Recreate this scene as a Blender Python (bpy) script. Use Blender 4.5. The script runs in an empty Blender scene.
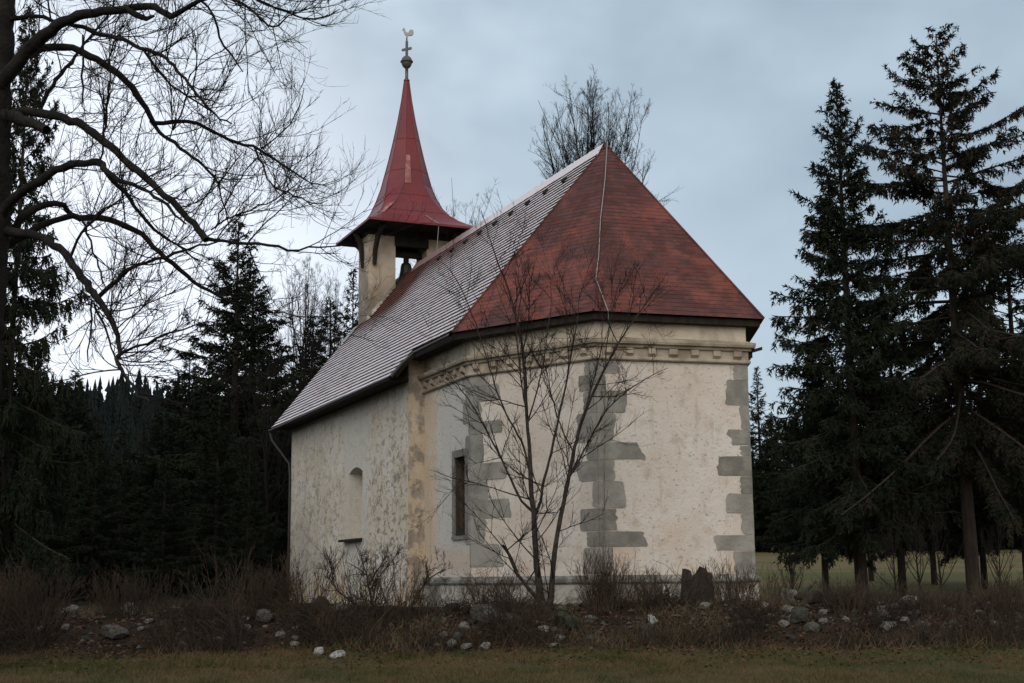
import bpy, bmesh, math, random
import numpy as np
from mathutils import Vector, Matrix

S = bpy.context.scene
COL = S.collection
R = math.radians

# ---------------------------------------------------------------- camera
CAM_H, PITCH, ROLL, FPX = 0.4928, 0.1734958, -0.01067663, 1353.46
cam = bpy.data.cameras.new('camera')
cam.sensor_width = 36.0
cam.lens = FPX / 1024 * 36.0
cam.clip_start = 0.05
cam.clip_end = 4000
cam_o = bpy.data.objects.new('camera', cam)
COL.objects.link(cam_o)
cam_o.matrix_world = (Matrix.Translation((0, 0, CAM_H)) @ Matrix.Rotation(math.pi / 2 + PITCH, 4, 'X')
                      @ Matrix.Rotation(ROLL, 4, 'Z'))
S.camera = cam_o

# ---------------------------------------------------------------- world and sun
SUN_EL, SUN_AZ = R(30), R(196)          # azimuth clockwise from +Y: behind the camera, a little to the right
w = bpy.data.worlds.new('World')
S.world = w
w.use_nodes = True
nt = w.node_tree
nt.nodes.clear()
out = nt.nodes.new('ShaderNodeOutputWorld')
bg = nt.nodes.new('ShaderNodeBackground')
bg.inputs['Strength'].default_value = 0.1
nt.links.new(bg.outputs[0], out.inputs[0])
sky = nt.nodes.new('ShaderNodeTexSky')
sky.sky_type = 'NISHITA'
sky.sun_disc = False
sky.sun_elevation = SUN_EL
sky.sun_rotation = SUN_AZ
tc = nt.nodes.new('ShaderNodeTexCoord')


def wn(kind, **kw):
    n = nt.nodes.new(kind)
    for k, v in kw.items():
        setattr(n, k, v)
    return n


def lobe(direction, lo, hi):
    """0..1 brightness of the cloud cover towards one part of the sky"""
    d = wn('ShaderNodeVectorMath', operation='DOT_PRODUCT')
    nt.links.new(tc.outputs['Generated'], d.inputs[0])
    d.inputs[1].default_value = Vector(direction).normalized()
    m = wn('ShaderNodeMapRange', interpolation_type='SMOOTHSTEP')
    nt.links.new(d.outputs['Value'], m.inputs[0])
    m.inputs[1].default_value = lo
    m.inputs[2].default_value = hi
    return m


mp = wn('ShaderNodeMapping')
mp.inputs['Scale'].default_value = (1.0, 1.0, 1.5)
nt.links.new(tc.outputs['Generated'], mp.inputs[0])
nz = wn('ShaderNodeTexNoise')
nz.inputs['Scale'].default_value = 4.2
nz.inputs['Detail'].default_value = 4
nz.inputs['Roughness'].default_value = 0.5
nz.inputs['Distortion'].default_value = 0.0
nt.links.new(mp.outputs[0], nz.inputs['Vector'])
cr = wn('ShaderNodeValToRGB')
cr.color_ramp.elements[0].position = 0.41
cr.color_ramp.elements[0].color = (3.7, 4.65, 5.5, 1)
cr.color_ramp.elements[1].position = 0.60
cr.color_ramp.elements[1].color = (6.5, 7.7, 8.6, 1)
nt.links.new(nz.outputs[0], cr.inputs[0])
l1 = lobe((-0.40, 1.0, 0.15), 0.91, 1.0)        # the thin bright part of the cloud low in the north-west
l2 = lobe((0.2, -1.0, 0.75), 0.1, 1.0)          # the brighter half of the sky behind the camera
mx = wn('ShaderNodeMix', data_type='RGBA')
nt.links.new(l1.outputs[0], mx.inputs[0])
nt.links.new(cr.outputs[0], mx.inputs[6])
mx.inputs[7].default_value = (10, 10.5, 11.5, 1)
mx2 = wn('ShaderNodeMix', data_type='RGBA')
nt.links.new(l2.outputs[0], mx2.inputs[0])
nt.links.new(mx.outputs[2], mx2.inputs[6])
mx2.inputs[7].default_value = (9.0, 8.8, 8.4, 1)
l3 = lobe((.10, 1.0, .17), .968, 1.02)               # a thinner patch over the far meadow
mx4 = wn('ShaderNodeMix', data_type='RGBA')
nt.links.new(l3.outputs[0], mx4.inputs[0])
nt.links.new(mx2.outputs[2], mx4.inputs[6])
mx4.inputs[7].default_value = (6.3, 7.4, 8.3, 1)
l4 = lobe((.30, 1.0, .46), .93, 1.0)                # a heavier bank high in the north-east
mx5 = wn('ShaderNodeMix', data_type='RGBA')
l4s = wn('ShaderNodeMath', operation='MULTIPLY')
nt.links.new(l4.outputs[0], l4s.inputs[0])
l4s.inputs[1].default_value = 0.5
nt.links.new(l4s.outputs[0], mx5.inputs[0])
nt.links.new(mx4.outputs[2], mx5.inputs[6])
mx5.inputs[7].default_value = (3.0, 3.95, 4.9, 1)
mx3 = wn('ShaderNodeMix', data_type='RGBA')
mx3.inputs[0].default_value = 0.9
nt.links.new(sky.outputs[0], mx3.inputs[6])
nt.links.new(mx5.outputs[2], mx3.inputs[7])
nt.links.new(mx3.outputs[2], bg.inputs[0])

sun = bpy.data.lights.new('sun', 'SUN')
sun.energy = 1.35
sun.angle = R(50)
sun.color = (1.0, 0.93, 0.85)
sun_o = bpy.data.objects.new('sun', sun)
COL.objects.link(sun_o)
sd = Vector((math.sin(SUN_AZ) * math.cos(SUN_EL), math.cos(SUN_AZ) * math.cos(SUN_EL), math.sin(SUN_EL)))
sun_o.rotation_euler = sd.to_track_quat('Z', 'Y').to_euler()
sun_o.location = sd * 60

S.view_settings.view_transform = 'Standard'
S.view_settings.look = 'None'
S.view_settings.exposure = 0.1
S.view_settings.gamma = 1
S.view_settings.use_curve_mapping = False
S.render.engine = 'CYCLES'
S.cycles.max_bounces = 5
S.cycles.diffuse_bounces = 3


# ---------------------------------------------------------------- pixel helper: a point of the photo at the world distance Y
def at(px, py, Y):
    a, b = px - 512, py - 341.5
    c, s = math.cos(ROLL), math.sin(ROLL)
    x = c * a + s * b
    y = -s * a + c * b
    cp, sp = math.cos(PITCH), math.sin(PITCH)
    f, u = FPX * cp + y * sp, FPX * sp - y * cp
    t = Y / f
    return np.array([x * t, Y, CAM_H + u * t])


# ---------------------------------------------------------------- mesh helpers
class MB:
    """collects numpy blocks of vertices and faces; build() links them as ONE mesh object"""

    def __init__(self):
        self.v, self.f, self.n, self.uv = [], [], 0, []

    def add(self, v, faces, uv=None):
        v = np.asarray(v, float).reshape(-1, 3)
        for fa in (faces if isinstance(faces, list) and len(faces) and isinstance(faces[0], np.ndarray) and faces[0].ndim == 2 else [faces]):
            if isinstance(fa, np.ndarray):
                self.f.append(fa + self.n)
            else:
                for q in fa:
                    self.f.append(np.array([q]) + self.n)
        self.v.append(v)
        self.uv.append(np.zeros((len(v), 2)) if uv is None else np.asarray(uv, float).reshape(-1, 2))
        self.n += len(v)
        return self

    def box(self, lo, hi):
        x0, y0, z0 = lo
        x1, y1, z1 = hi
        v = [(x0, y0, z0), (x1, y0, z0), (x1, y1, z0), (x0, y1, z0), (x0, y0, z1), (x1, y0, z1), (x1, y1, z1), (x0, y1, z1)]
        return self.add(v, BOXF)

    def obox(self, o, ax, ay, az):
        """box from a corner and three edge vectors"""
        o, ax, ay, az = (np.array(q, float) for q in (o, ax, ay, az))
        v = [o, o + ax, o + ax + ay, o + ay, o + az, o + ax + az, o + ax + ay + az, o + ay + az]
        return self.add(v, BOXF)

    def prism(self, poly, z0, z1):
        n = len(poly)
        v = [(p[0], p[1], z0) for p in poly] + [(p[0], p[1], z1) for p in poly]
        f = [list(range(n))[::-1], list(range(n, 2 * n))] + [[i, (i + 1) % n, n + (i + 1) % n, n + i] for i in range(n)]
        return self.add(v, f)

    def tube(self, pts, rad, sides=6):
        pts = np.asarray(pts, float)[None]
        v, f = tubes(pts, np.asarray(rad, float)[None] * np.ones((1, pts.shape[1])), sides)
        return self.add(v, [f])

    def build(self, name, mat, parent=None, smooth=False, uv=False):
        me = bpy.data.meshes.new(name)
        V = np.concatenate(self.v) if self.v else np.zeros((0, 3))
        lens = np.concatenate([np.full(len(a), a.shape[1]) for a in self.f])
        idx = np.concatenate([a.ravel() for a in self.f]).astype(np.int32)
        me.vertices.add(len(V))
        me.vertices.foreach_set('co', V.astype(np.float32).ravel())
        me.loops.add(len(idx))
        me.loops.foreach_set('vertex_index', idx)
        me.polygons.add(len(lens))
        me.polygons.foreach_set('loop_start', np.concatenate([[0], np.cumsum(lens)[:-1]]).astype(np.int32))
        me.update(calc_edges=True)
        me.validate()
        me.polygons.foreach_set('use_smooth', np.full(len(me.polygons), bool(smooth)))
        if uv:
            lay = me.uv_layers.new(name='UVMap')
            U = np.concatenate(self.uv)[idx]
            lay.data.foreach_set('uv', U.astype(np.float32).ravel())
        if mat:
            me.materials.append(mat)
        o = bpy.data.objects.new(name, me)
        COL.objects.link(o)
        if parent:
            o.parent = parent
        return o


BOXF = np.array([[0, 3, 2, 1], [4, 5, 6, 7], [0, 1, 5, 4], [1, 2, 6, 5], [2, 3, 7, 6], [3, 0, 4, 7]])


def norm(a):
    return a / np.maximum(np.linalg.norm(a, axis=-1, keepdims=True), 1e-9)


def tubes(P, rad, sides=3):
    """P (n,k,3) polylines, rad (n,k): vertices and quads of n tapered tubes"""
    n, k, _ = P.shape
    T = np.empty_like(P)
    T[:, 1:-1] = P[:, 2:] - P[:, :-2] if k > 2 else T[:, 1:-1]
    T[:, 0] = P[:, 1] - P[:, 0]
    T[:, -1] = P[:, -1] - P[:, -2]
    T = norm(T)
    ref = np.where(np.abs(T[:, :1, 2:3]) > 0.9, np.array([[[1., 0, 0]]]), np.array([[[0, 0, 1.]]]))
    A = norm(np.cross(T, np.broadcast_to(ref, T.shape)))
    B = np.cross(T, A)
    th = np.arange(sides) * 2 * math.pi / sides
    V = P[:, :, None] + rad[:, :, None, None] * (A[:, :, None] * np.cos(th)[:, None] + B[:, :, None] * np.sin(th)[:, None])
    i = np.arange(n)[:, None, None] * k * sides + np.arange(k - 1)[None, :, None] * sides
    j = np.arange(sides)
    j2 = (j + 1) % sides
    F = np.stack([i + j, i + j2, i + sides + j2, i + sides + j], -1).reshape(-1, 4)
    return V.reshape(-1, 3), F


def strands(rng, P, D, L, k=4, bend=(0, 0, 0), tip=None, wig=0.12):
    """n curved polylines that start at P towards D with length L, bent by `bend` (and by `tip` near the end)"""
    n = len(P)
    D = norm(np.asarray(D, float))
    b = np.broadcast_to(np.asarray(bend, float), (n, 3))
    tp = b if tip is None else np.broadcast_to(np.asarray(tip, float), (n, 3))
    pts = [np.asarray(P, float)]
    for q in range(k):
        s = q / max(k - 1, 1)
        D = norm(D + (b * (1 - s) + tp * s) / k + rng.normal(0, wig, (n, 3)) / math.sqrt(k))
        pts.append(pts[-1] + D * (np.asarray(L) / k)[:, None])
    return np.stack(pts, 1)


def sample(rng, P, per, lo=0.15, hi=1.0):
    """points and tangents at random places of the polylines; per = how many on each"""
    n, k, _ = P.shape
    per = np.broadcast_to(np.asarray(per), (n,)).astype(int)
    idx = np.repeat(np.arange(n), per)
    s = rng.uniform(lo, hi, len(idx))
    t = s * (k - 1) * 0.9999
    a = t.astype(int)
    fr = (t - a)[:, None]
    p0, p1 = P[idx, a], P[idx, a + 1]
    return idx, s, p0 + (p1 - p0) * fr, norm(p1 - p0)


def blades(P, D, W, L, N):
    """thin triangles from P along D; W half width vector dirs from N"""
    side = norm(np.cross(D, N)) * np.asarray(W)[:, None]
    V = np.stack([P - side, P + side, P + D * np.asarray(L)[:, None]], 1).reshape(-1, 3)
    F = np.arange(len(P) * 3).reshape(-1, 3)
    return V, F


# ---------------------------------------------------------------- naming helpers
def tag(o, label=None, cat=None, group=None, kind=None):
    if label:
        o['label'] = label
    if cat:
        o['category'] = cat
    if group:
        o['group'] = group
    if kind:
        o['kind'] = kind
    return o


def thing(name, label, cat, loc=(0, 0, 0), rz=0.0, group=None):
    o = bpy.data.objects.new(name, None)
    o.empty_display_size = 0.2
    COL.objects.link(o)
    o.location = loc
    o.rotation_euler = (0, 0, rz)
    return tag(o, label, cat, group)


def dup(root, loc, rz=0.0, sc=1.0, label=None, group=None):
    r = root.copy()
    COL.objects.link(r)
    r.location = loc
    r.rotation_euler = (0, 0, rz)
    r.scale = (sc, sc, sc) if not hasattr(sc, '__len__') else sc
    if label:
        r['label'] = label
    if group:
        r['group'] = group
    for ch in KIDS.get(root.name, []):
        c = ch.copy()
        COL.objects.link(c)
        c.parent = r
    return r


KIDS = {}


def kids(root, *ch):
    KIDS[root.name] = list(ch)
    return root


# ---------------------------------------------------------------- materials
def mat(name, col, rough=0.9, spec=0.2, metal=0.0):
    m = bpy.data.materials.new(name)
    m.use_nodes = True
    b = m.node_tree.nodes['Principled BSDF']
    b.inputs['Base Color'].default_value = (*col, 1)
    b.inputs['Roughness'].default_value = rough
    b.inputs['Specular IOR Level'].default_value = spec
    b.inputs['Metallic'].default_value = metal
    return m


class NT:
    """small wrapper to write node graphs"""

    def __init__(self, m):
        self.t = m.node_tree
        self.b = self.t.nodes['Principled BSDF']
        self.tc = self.t.nodes.new('ShaderNodeTexCoord')

    def put(self, inp, v):
        if hasattr(v, 'is_output'):
            self.t.links.new(v, inp)
        elif isinstance(v, (tuple, list)) and len(v) == 3 and inp.type == 'RGBA':
            inp.default_value = (*v, 1)
        else:
            inp.default_value = v

    def noise(self, scale, detail=5, rough=0.55, stretch=None, dist=0.0, coord='Object', rot=None):
        v = self.tc.outputs[coord]
        if stretch or rot:
            m = self.t.nodes.new('ShaderNodeMapping')
            m.inputs['Scale'].default_value = stretch or (1, 1, 1)
            m.inputs['Rotation'].default_value = rot or (0, 0, 0)
            self.t.links.new(v, m.inputs[0])
            v = m.outputs[0]
        n = self.t.nodes.new('ShaderNodeTexNoise')
        n.inputs['Scale'].default_value = scale
        n.inputs['Detail'].default_value = detail
        n.inputs['Roughness'].default_value = rough
        n.inputs['Distortion'].default_value = dist
        self.t.links.new(v, n.inputs['Vector'])
        return n.outputs[0]

    def ramp(self, x, lo, hi, a=0.0, b=1.0, smooth=True):
        m = self.t.nodes.new('ShaderNodeMapRange')
        if smooth:
            m.interpolation_type = 'SMOOTHSTEP'
        self.put(m.inputs[0], x)
        m.inputs[1].default_value = lo
        m.inputs[2].default_value = hi
        m.inputs[3].default_value = a
        m.inputs[4].default_value = b
        return m.outputs[0]

    def mix(self, f, a, b):
        m = self.t.nodes.new('ShaderNodeMix')
        m.data_type = 'RGBA'
        self.put(m.inputs[0], f)
        self.put(m.inputs[6], a)
        self.put(m.inputs[7], b)
        return m.outputs[2]

    def math(self, op, a, b=0.0):
        m = self.t.nodes.new('ShaderNodeMath')
        m.operation = op
        self.put(m.inputs[0], a)
        self.put(m.inputs[1], b)
        return m.outputs[0]

    def xyz(self, coord='Object'):
        s = self.t.nodes.new('ShaderNodeSeparateXYZ')
        self.t.links.new(self.tc.outputs[coord], s.inputs[0])
        return s.outputs

    def bump(self, h, strength=0.3, dist=0.02):
        b = self.t.nodes.new('ShaderNodeBump')
        b.inputs['Strength'].default_value = strength
        b.inputs['Distance'].default_value = dist
        self.t.links.new(h, b.inputs['Height'])
        self.t.links.new(b.outputs[0], self.b.inputs['Normal'])

    def color(self, c):
        self.put(self.b.inputs['Base Color'], c)


def two_tone(name, a, b, scale, lo=0.4, hi=0.6, rough=0.9, bump=0.0, stretch=None, spec=0.2, detail=6, coord='Object', bscale=None):
    m = mat(name, a, rough, spec)
    n = NT(m)
    x = n.noise(scale, detail, stretch=stretch, coord=coord)
    n.color(n.mix(n.ramp(x, lo, hi), a, b))
    if bump:
        n.bump(n.noise(bscale or scale * 4, 6, coord=coord), bump, 0.03)
    return m


M = {}


def make_plaster():
    # chancel: cream plaster, rosy wash, stained; u = x, south = -y in the chapel's own space
    m = mat('chancel_plaster', (.5, .43, .35))
    n = NT(m)
    X, Y, Z = n.xyz()
    big = n.noise(0.9, 6, dist=0.4)
    c = n.mix(n.ramp(big, .36, .64), (.62, .575, .525), (.565, .495, .43))
    c = n.mix(n.math('MULTIPLY', n.ramp(n.noise(3.0, 8, .65), .5, .72), .8), c, (.43, .355, .285))
    # greyish-white tone on the side wall next to the nave
    side = n.math('MULTIPLY', n.ramp(X, -2.75, -2.95), n.ramp(X, -4.9, -4.1))
    c = n.mix(n.math('MULTIPLY', side, .8), c, (.50, .495, .47))
    # ochre damp at the corner with the nave
    oc = n.math('MULTIPLY', n.ramp(X, -4.35, -5.0), n.ramp(n.noise(1.4, 5, stretch=(1, 1, .5)), .25, .55, .35, 1))
    c = n.mix(n.math('MULTIPLY', oc, .75), c, (.52, .41, .29))
    # rosy/ochre lower part
    low = n.math('MULTIPLY', n.ramp(Z, 2.2, .7), n.ramp(n.noise(1.1, 6, stretch=(1, 1, 1.6)), .42, .6))
    c = n.mix(n.math('MULTIPLY', low, .6), c, (.52, .385, .285))
    # fine vertical runs and specks
    c = n.mix(n.math('MULTIPLY', n.ramp(n.noise(7, 5, stretch=(1, 1, .14)), .56, .72), .35), c, (.30, .25, .2))
    c = n.mix(n.math('MULTIPLY', n.ramp(n.noise(13, 5, .6, stretch=(1, 1, 1.7)), .585, .66), .6), c, (.22, .185, .15))
    # frieze above the cornice is yellower, with runs
    fr = n.ramp(Z, 4.62, 4.7)
    c = n.mix(n.math('MULTIPLY', fr, .75), c, n.mix(n.ramp(n.noise(1.6, 6, stretch=(1, 1, .6)), .45, .62), (.49, .425, .325), (.35, .29, .215)))
    n.color(c)
    h = n.math('ADD', n.math('MULTIPLY', n.noise(2.2, 3), 1.6), n.noise(22, 8, .65))
    n.bump(h, .5, .03)
    M['chancel'] = m

    m = mat('nave_plaster', (.45, .41, .34))
    n = NT(m)
    X, Y, Z = n.xyz()
    c = n.mix(n.ramp(n.noise(.8, 6, dist=.4), .38, .62), (.60, .555, .495), (.545, .475, .39))
    c = n.mix(n.math('MULTIPLY', n.ramp(n.noise(2.5, 6, .6, stretch=(1, 1, .5)), .5, .7), .55), c, (.34, .29, .22))
    # algae blotches: small vertical flecks gathered in patches
    patch = n.ramp(n.noise(1.1, 4, dist=.6), .30, .50, .3, 1.0)
    east = n.ramp(X, -10.5, -6.0, .62, 1.0)
    fl = n.ramp(n.noise(9.5, 6, .66, stretch=(.5, 1, .75), dist=.5), .50, .60)
    k = n.math('MULTIPLY', n.math('MULTIPLY', fl, patch), n.math('MULTIPLY', east, n.ramp(Z, 4.3, 2.6, .45, 1.0)))
    c = n.mix(n.math('MULTIPLY', k, .72), c, (.13, .115, .098))
    c = n.mix(n.math('MULTIPLY', n.ramp(n.noise(10, 6, .7, stretch=(.5, 1, .75)), .55, .65), .6), c, (.17, .15, .12))
    # clean band under and above the niche
    nb = n.math('MULTIPLY', n.ramp(X, -10.2, -9.6), n.ramp(X, -7.7, -8.3))
    c = n.mix(n.math('MULTIPLY', nb, .65), c, (.50, .48, .44))
    # ochre damp: shoulder wall and foot
    sh = n.math('MULTIPLY', n.ramp(X, -5.33, -5.305), n.ramp(n.noise(1.7, 6), .3, .6, .6, 1))
    c = n.mix(n.math('MULTIPLY', sh, .8), c, n.mix(n.ramp(n.noise(3.2, 6, .6, stretch=(1, 1, .8)), .45, .58), (.49, .385, .27), (.17, .145, .115)))
    ft = n.math('MULTIPLY', n.ramp(Z, .75, .2), n.ramp(n.noise(1.3, 4), .45, .6))
    c = n.mix(n.math('MULTIPLY', ft, .7), c, (.48, .34, .18))
    n.color(c)
    h = n.math('ADD', n.math('MULTIPLY', n.noise(2.0, 3), 1.6), n.noise(18, 8, .65))
    n.bump(h, .55, .03)
    M['nave'] = m

    m = mat('tower_plaster', (.4, .33, .25))
    n = NT(m)
    X, Y, Z = n.xyz()
    c = n.mix(n.ramp(n.noise(1.6, 6), .4, .6), (.48, .415, .33), (.40, .315, .225))
    lowd = n.math('MULTIPLY', n.ramp(Z, 9.4, 7.9), n.ramp(n.noise(1.9, 7, .65), .33, .55))
    c = n.mix(n.math('MULTIPLY', lowd, .8), c, (.13, .11, .085))
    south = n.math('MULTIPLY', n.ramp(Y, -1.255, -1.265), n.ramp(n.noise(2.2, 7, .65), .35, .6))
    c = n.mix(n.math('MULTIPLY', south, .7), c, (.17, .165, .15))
    n.color(c)
    n.bump(n.noise(14, 8, .65), .5, .03)
    M['tower'] = m

    # grey painted quoins, the plinth, the cornice
    M['quoin'] = two_tone('quoin_paint', (.27, .26, .235), (.185, .178, .16), 3.6, .35, .65, bump=.35, bscale=20)
    M['quoinb'] = two_tone('quoin_paint_worn', (.235, .222, .198), (.155, .148, .132), 4.5, .35, .65, bump=.45, bscale=18)
    M['quoinc'] = two_tone('quoin_paint_pale', (.30, .285, .255), (.215, .205, .185), 2.8, .35, .65, bump=.45, bscale=22)
    m = two_tone('cornice_plaster', (.40, .345, .27), (.26, .215, .165), 2.4, .4, .62, bump=.4, bscale=16)
    M['cornice'] = m
    m = mat('plinth_plaster', (.36, .33, .28))
    n = NT(m)
    c = n.mix(n.ramp(n.noise(1.9, 7, .65, dist=.5), .42, .56), (.42, .39, .34), (.15, .135, .115))
    c = n.mix(n.math('MULTIPLY', n.ramp(n.noise(6, 6, .65, stretch=(1, 1, .25)), .52, .66), .6), c, (.11, .10, .085))
    n.color(c)
    n.bump(n.noise(14, 8, .65), .6, .03)
    M['plinth'] = m
    M['ledge'] = two_tone('ledge_stone', (.235, .23, .215), (.11, .105, .09), 3.0, .42, .6, bump=.5, bscale=18)
    M['frame'] = two_tone('window_stone', (.215, .205, .185), (.15, .145, .13), 4.0, .35, .65, bump=.3, bscale=20)


def make_roof_mats():
    # clay tiles under hoar frost; UV: x along the roof, y within the course (0 head, 1 tail)
    m = mat('frosted_tiles', (.1, .04, .03), .75, .3)
    n = NT(m)
    uv = n.t.nodes.new('ShaderNodeSeparateXYZ')
    n.t.links.new(n.tc.outputs['UV'], uv.inputs[0])
    X, Y, Z = n.xyz()
    tile = n.mix(n.ramp(n.noise(2.4, 5), .4, .6), (.125, .040, .028), (.075, .030, .024))
    tile = n.mix(n.math('MULTIPLY', n.ramp(n.noise(9, 3), .5, .7), .5), tile, (.16, .06, .04))
    # frost keeps off the strip sheltered by the tower and thins under the ridge
    shel = n.math('MULTIPLY', n.ramp(X, -10.2, -12.6), n.ramp(Z, 6.6, 7.9))
    band = n.math('MULTIPLY', n.ramp(X, -5.5, -10.0), n.ramp(Z, 7.6, 8.9))
    cover = n.math('SUBTRACT', 1.0, n.math('MINIMUM', n.math('MAXIMUM', n.math('MULTIPLY', shel, 1.15), n.math('MULTIPLY', band, .9)), 1.0))
    pat = n.ramp(n.noise(1.1, 6, .6), .25, .55, .72, 1.0)
    fine = n.ramp(n.noise(30, 4), .3, .6, .78, 1.0)
    face = n.ramp(uv.outputs[1], .89, .78)
    fr = n.math('MULTIPLY', n.math('MULTIPLY', cover, pat), n.math('MULTIPLY', fine, face))
    n.color(n.mix(n.math('MULTIPLY', fr, .93), tile, (.69, .70, .76)))
    M['tiles'] = m

    m = mat('rusty_sheet', (.12, .035, .025), .6, .3)
    n = NT(m)
    c = n.mix(n.ramp(n.noise(.75, 7, .6, dist=.8), .40, .56), (.155, .040, .029), (.056, .017, .016))
    c = n.mix(n.math('MULTIPLY', n.ramp(n.noise(2.2, 8, .68, stretch=(1, 1, 2.2), dist=.5), .46, .62), .75), c, (.038, .014, .013))
    c = n.mix(n.math('MULTIPLY', n.ramp(n.noise(5.5, 7, .72, stretch=(1, 1, 3)), .55, .68), .6), c, (.17, .055, .038))
    c = n.mix(n.math('MULTIPLY', n.ramp(n.noise(26, 3), .55, .7), .4), c, (.06, .022, .02))
    bk = n.t.nodes.new('ShaderNodeTexBrick')
    n.t.links.new(n.tc.outputs['UV'], bk.inputs['Vector'])
    bk.inputs['Scale'].default_value = 1.0
    bk.inputs['Brick Width'].default_value = 2.6
    bk.inputs['Row Height'].default_value = 1.0
    bk.inputs['Mortar Size'].default_value = .05
    bk.inputs['Color1'].default_value = (0, 0, 0, 1)
    bk.inputs['Color2'].default_value = (1, 1, 1, 1)
    bk.inputs['Mortar'].default_value = (.1, .1, .1, 1)
    c = n.mix(n.math('MULTIPLY', bk.outputs['Color'], .25), c, (.17, .052, .036))
    c = n.mix(n.math('MULTIPLY', bk.outputs['Fac'], .12), c, (.03, .014, .012))
    n.color(c)
    n.put(n.b.inputs['Roughness'], n.ramp(n.noise(3, 5), .3, .7, .5, .8))
    n.bump(n.noise(9, 5), .25, .02)
    M['rust'] = m

    m = mat('painted_spire_sheet', (.19, .02, .025), .42, .4)
    n = NT(m)
    c = n.mix(n.ramp(n.noise(1.3, 5), .35, .65), (.155, .016, .021), (.118, .014, .018))
    c = n.mix(n.math('MULTIPLY', n.ramp(n.noise(5, 6, .7), .58, .72), .45), c, (.21, .045, .045))
    n.color(c)
    n.bump(n.noise(6, 4), .15, .02)
    M['spire'] = m
    M['patch'] = two_tone('faded_sheet', (.33, .16, .15), (.24, .075, .075), 5, .4, .6, rough=.5)
    M['lining'] = two_tone('weathered_boards', (.075, .058, .043), (.045, .036, .028), 6, .4, .6, stretch=(1, 1, .3))
    M['darkwood'] = two_tone('dark_wood', (.016, .013, .011), (.028, .023, .018), 8, .35, .65, stretch=(1, 1, .3))
    M['iron'] = mat('black_iron', (.018, .017, .016), .55, .4)
    M['gutter'] = mat('dark_gutter', (.022, .02, .02), .5, .4)
    M['galv'] = mat('galvanised_wire', (.30, .29, .28), .5, .5, .3)
    M['finial'] = mat('weathered_metal', (.10, .095, .085), .5, .5, .4)
    M['cock'] = mat('pale_gilt', (.24, .225, .21), .5, .5, .2)
    M['bell'] = mat('dark_bronze', (.03, .032, .026), .5, .5, .5)
    m = mat('ridge_tile', (.2, .09, .07), .8)
    n = NT(m)
    X, Y, Z = n.xyz()
    fr = n.math('MULTIPLY', n.ramp(X, -10.5, -7.5, .15, 1.0), n.ramp(n.noise(6, 5), .3, .5, .85, 1))
    n.color(n.mix(n.math('MULTIPLY', fr, .9), (.11, .036, .028), (.66, .64, .68)))
    M['ridge'] = m


def make_nature_mats():
    M['bark'] = two_tone('spruce_bark', (.045, .033, .026), (.025, .02, .017), 9, .35, .65, bump=.8, stretch=(1, 1, .3))
    M['needles'] = two_tone('spruce_needles', (.008, .012, .007), (.015, .019, .010), .9, .4, .6, coord='Object', spec=.15)
    M['needles2'] = two_tone('spruce_needles_brown', (.009, .012, .007), (.019, .017, .010), 1.1, .4, .6, spec=.15)
    M['cones'] = two_tone('spruce_cones', (.075, .035, .018), (.04, .021, .013), 3, .35, .65)
    M['limebark'] = two_tone('lime_bark', (.008, .007, .006), (.017, .014, .012), 5, .4, .65, bump=.9, stretch=(1, 1, .5))
    M['twig'] = mat('bare_twigs', (.013, .011, .010), .9, .1)
    M['youngbark'] = two_tone('young_bark', (.026, .020, .017), (.050, .041, .034), 14, .4, .65, bump=.4)
    M['stem'] = two_tone('bramble_stems', (.046, .030, .020), (.021, .016, .013), 1.3, .35, .65, coord='Object')
    M['stem2'] = two_tone('shrub_stems', (.038, .025, .018), (.062, .045, .032), 3, .35, .65)
    M['straw'] = two_tone('dead_grass', (.115, .088, .05), (.06, .045, .028), 2, .35, .65)
    m = mat('grass', (.04, .045, .018), .9, .1)
    n = NT(m)
    c = n.mix(n.ramp(n.noise(.9, 6, .65), .43, .56), (.040, .046, .014), (.100, .072, .034))
    c = n.mix(n.math('MULTIPLY', n.ramp(n.noise(7, 3), .5, .68), .6), c, (.085, .062, .034))
    n.color(c)
    M['grass'] = m
    M['leaf'] = two_tone('fallen_leaves', (.10, .050, .026), (.055, .032, .02), 9, .4, .6)
    for k, a, b in (('stone_grey', (.085, .080, .072), (.040, .038, .034)), ('stone_pale', (.22, .21, .195), (.09, .085, .078)),
                    ('stone_mossy', (.045, .043, .036), (.020, .023, .012)), ('stone_white', (.36, .36, .34), (.17, .165, .155))):
        M[k] = two_tone(k, a, b, 3.5, .42, .6, bump=.8, bscale=12)
    M['far'] = two_tone('hazed_forest_needles', (.014, .020, .020), (.008, .012, .012), .12, .4, .6, spec=.1)  # bluish cast in the needle colour stands in for distance haze


make_plaster()
make_roof_mats()
make_nature_mats()


# ---------------------------------------------------------------- ground
def sst(a, b, x):
    t = np.clip((x - a) / (b - a), 0, 1)
    return t * t * (3 - 2 * t)


def vnoise(x, y, s, seed):
    """cheap value noise for the terrain"""
    x, y = np.asarray(x, float) / s, np.asarray(y, float) / s
    xi, yi = np.floor(x), np.floor(y)

    def h(i, j):
        q = np.sin(i * 127.1 + j * 311.7 + seed * 74.7) * 43758.5453
        return q - np.floor(q)
    u, v = x - xi, y - yi
    u, v = u * u * (3 - 2 * u), v * v * (3 - 2 * v)
    return (h(xi, yi) * (1 - u) + h(xi + 1, yi) * u) * (1 - v) + (h(xi, yi + 1) * (1 - u) + h(xi + 1, yi + 1) * u) * v - .5


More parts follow.
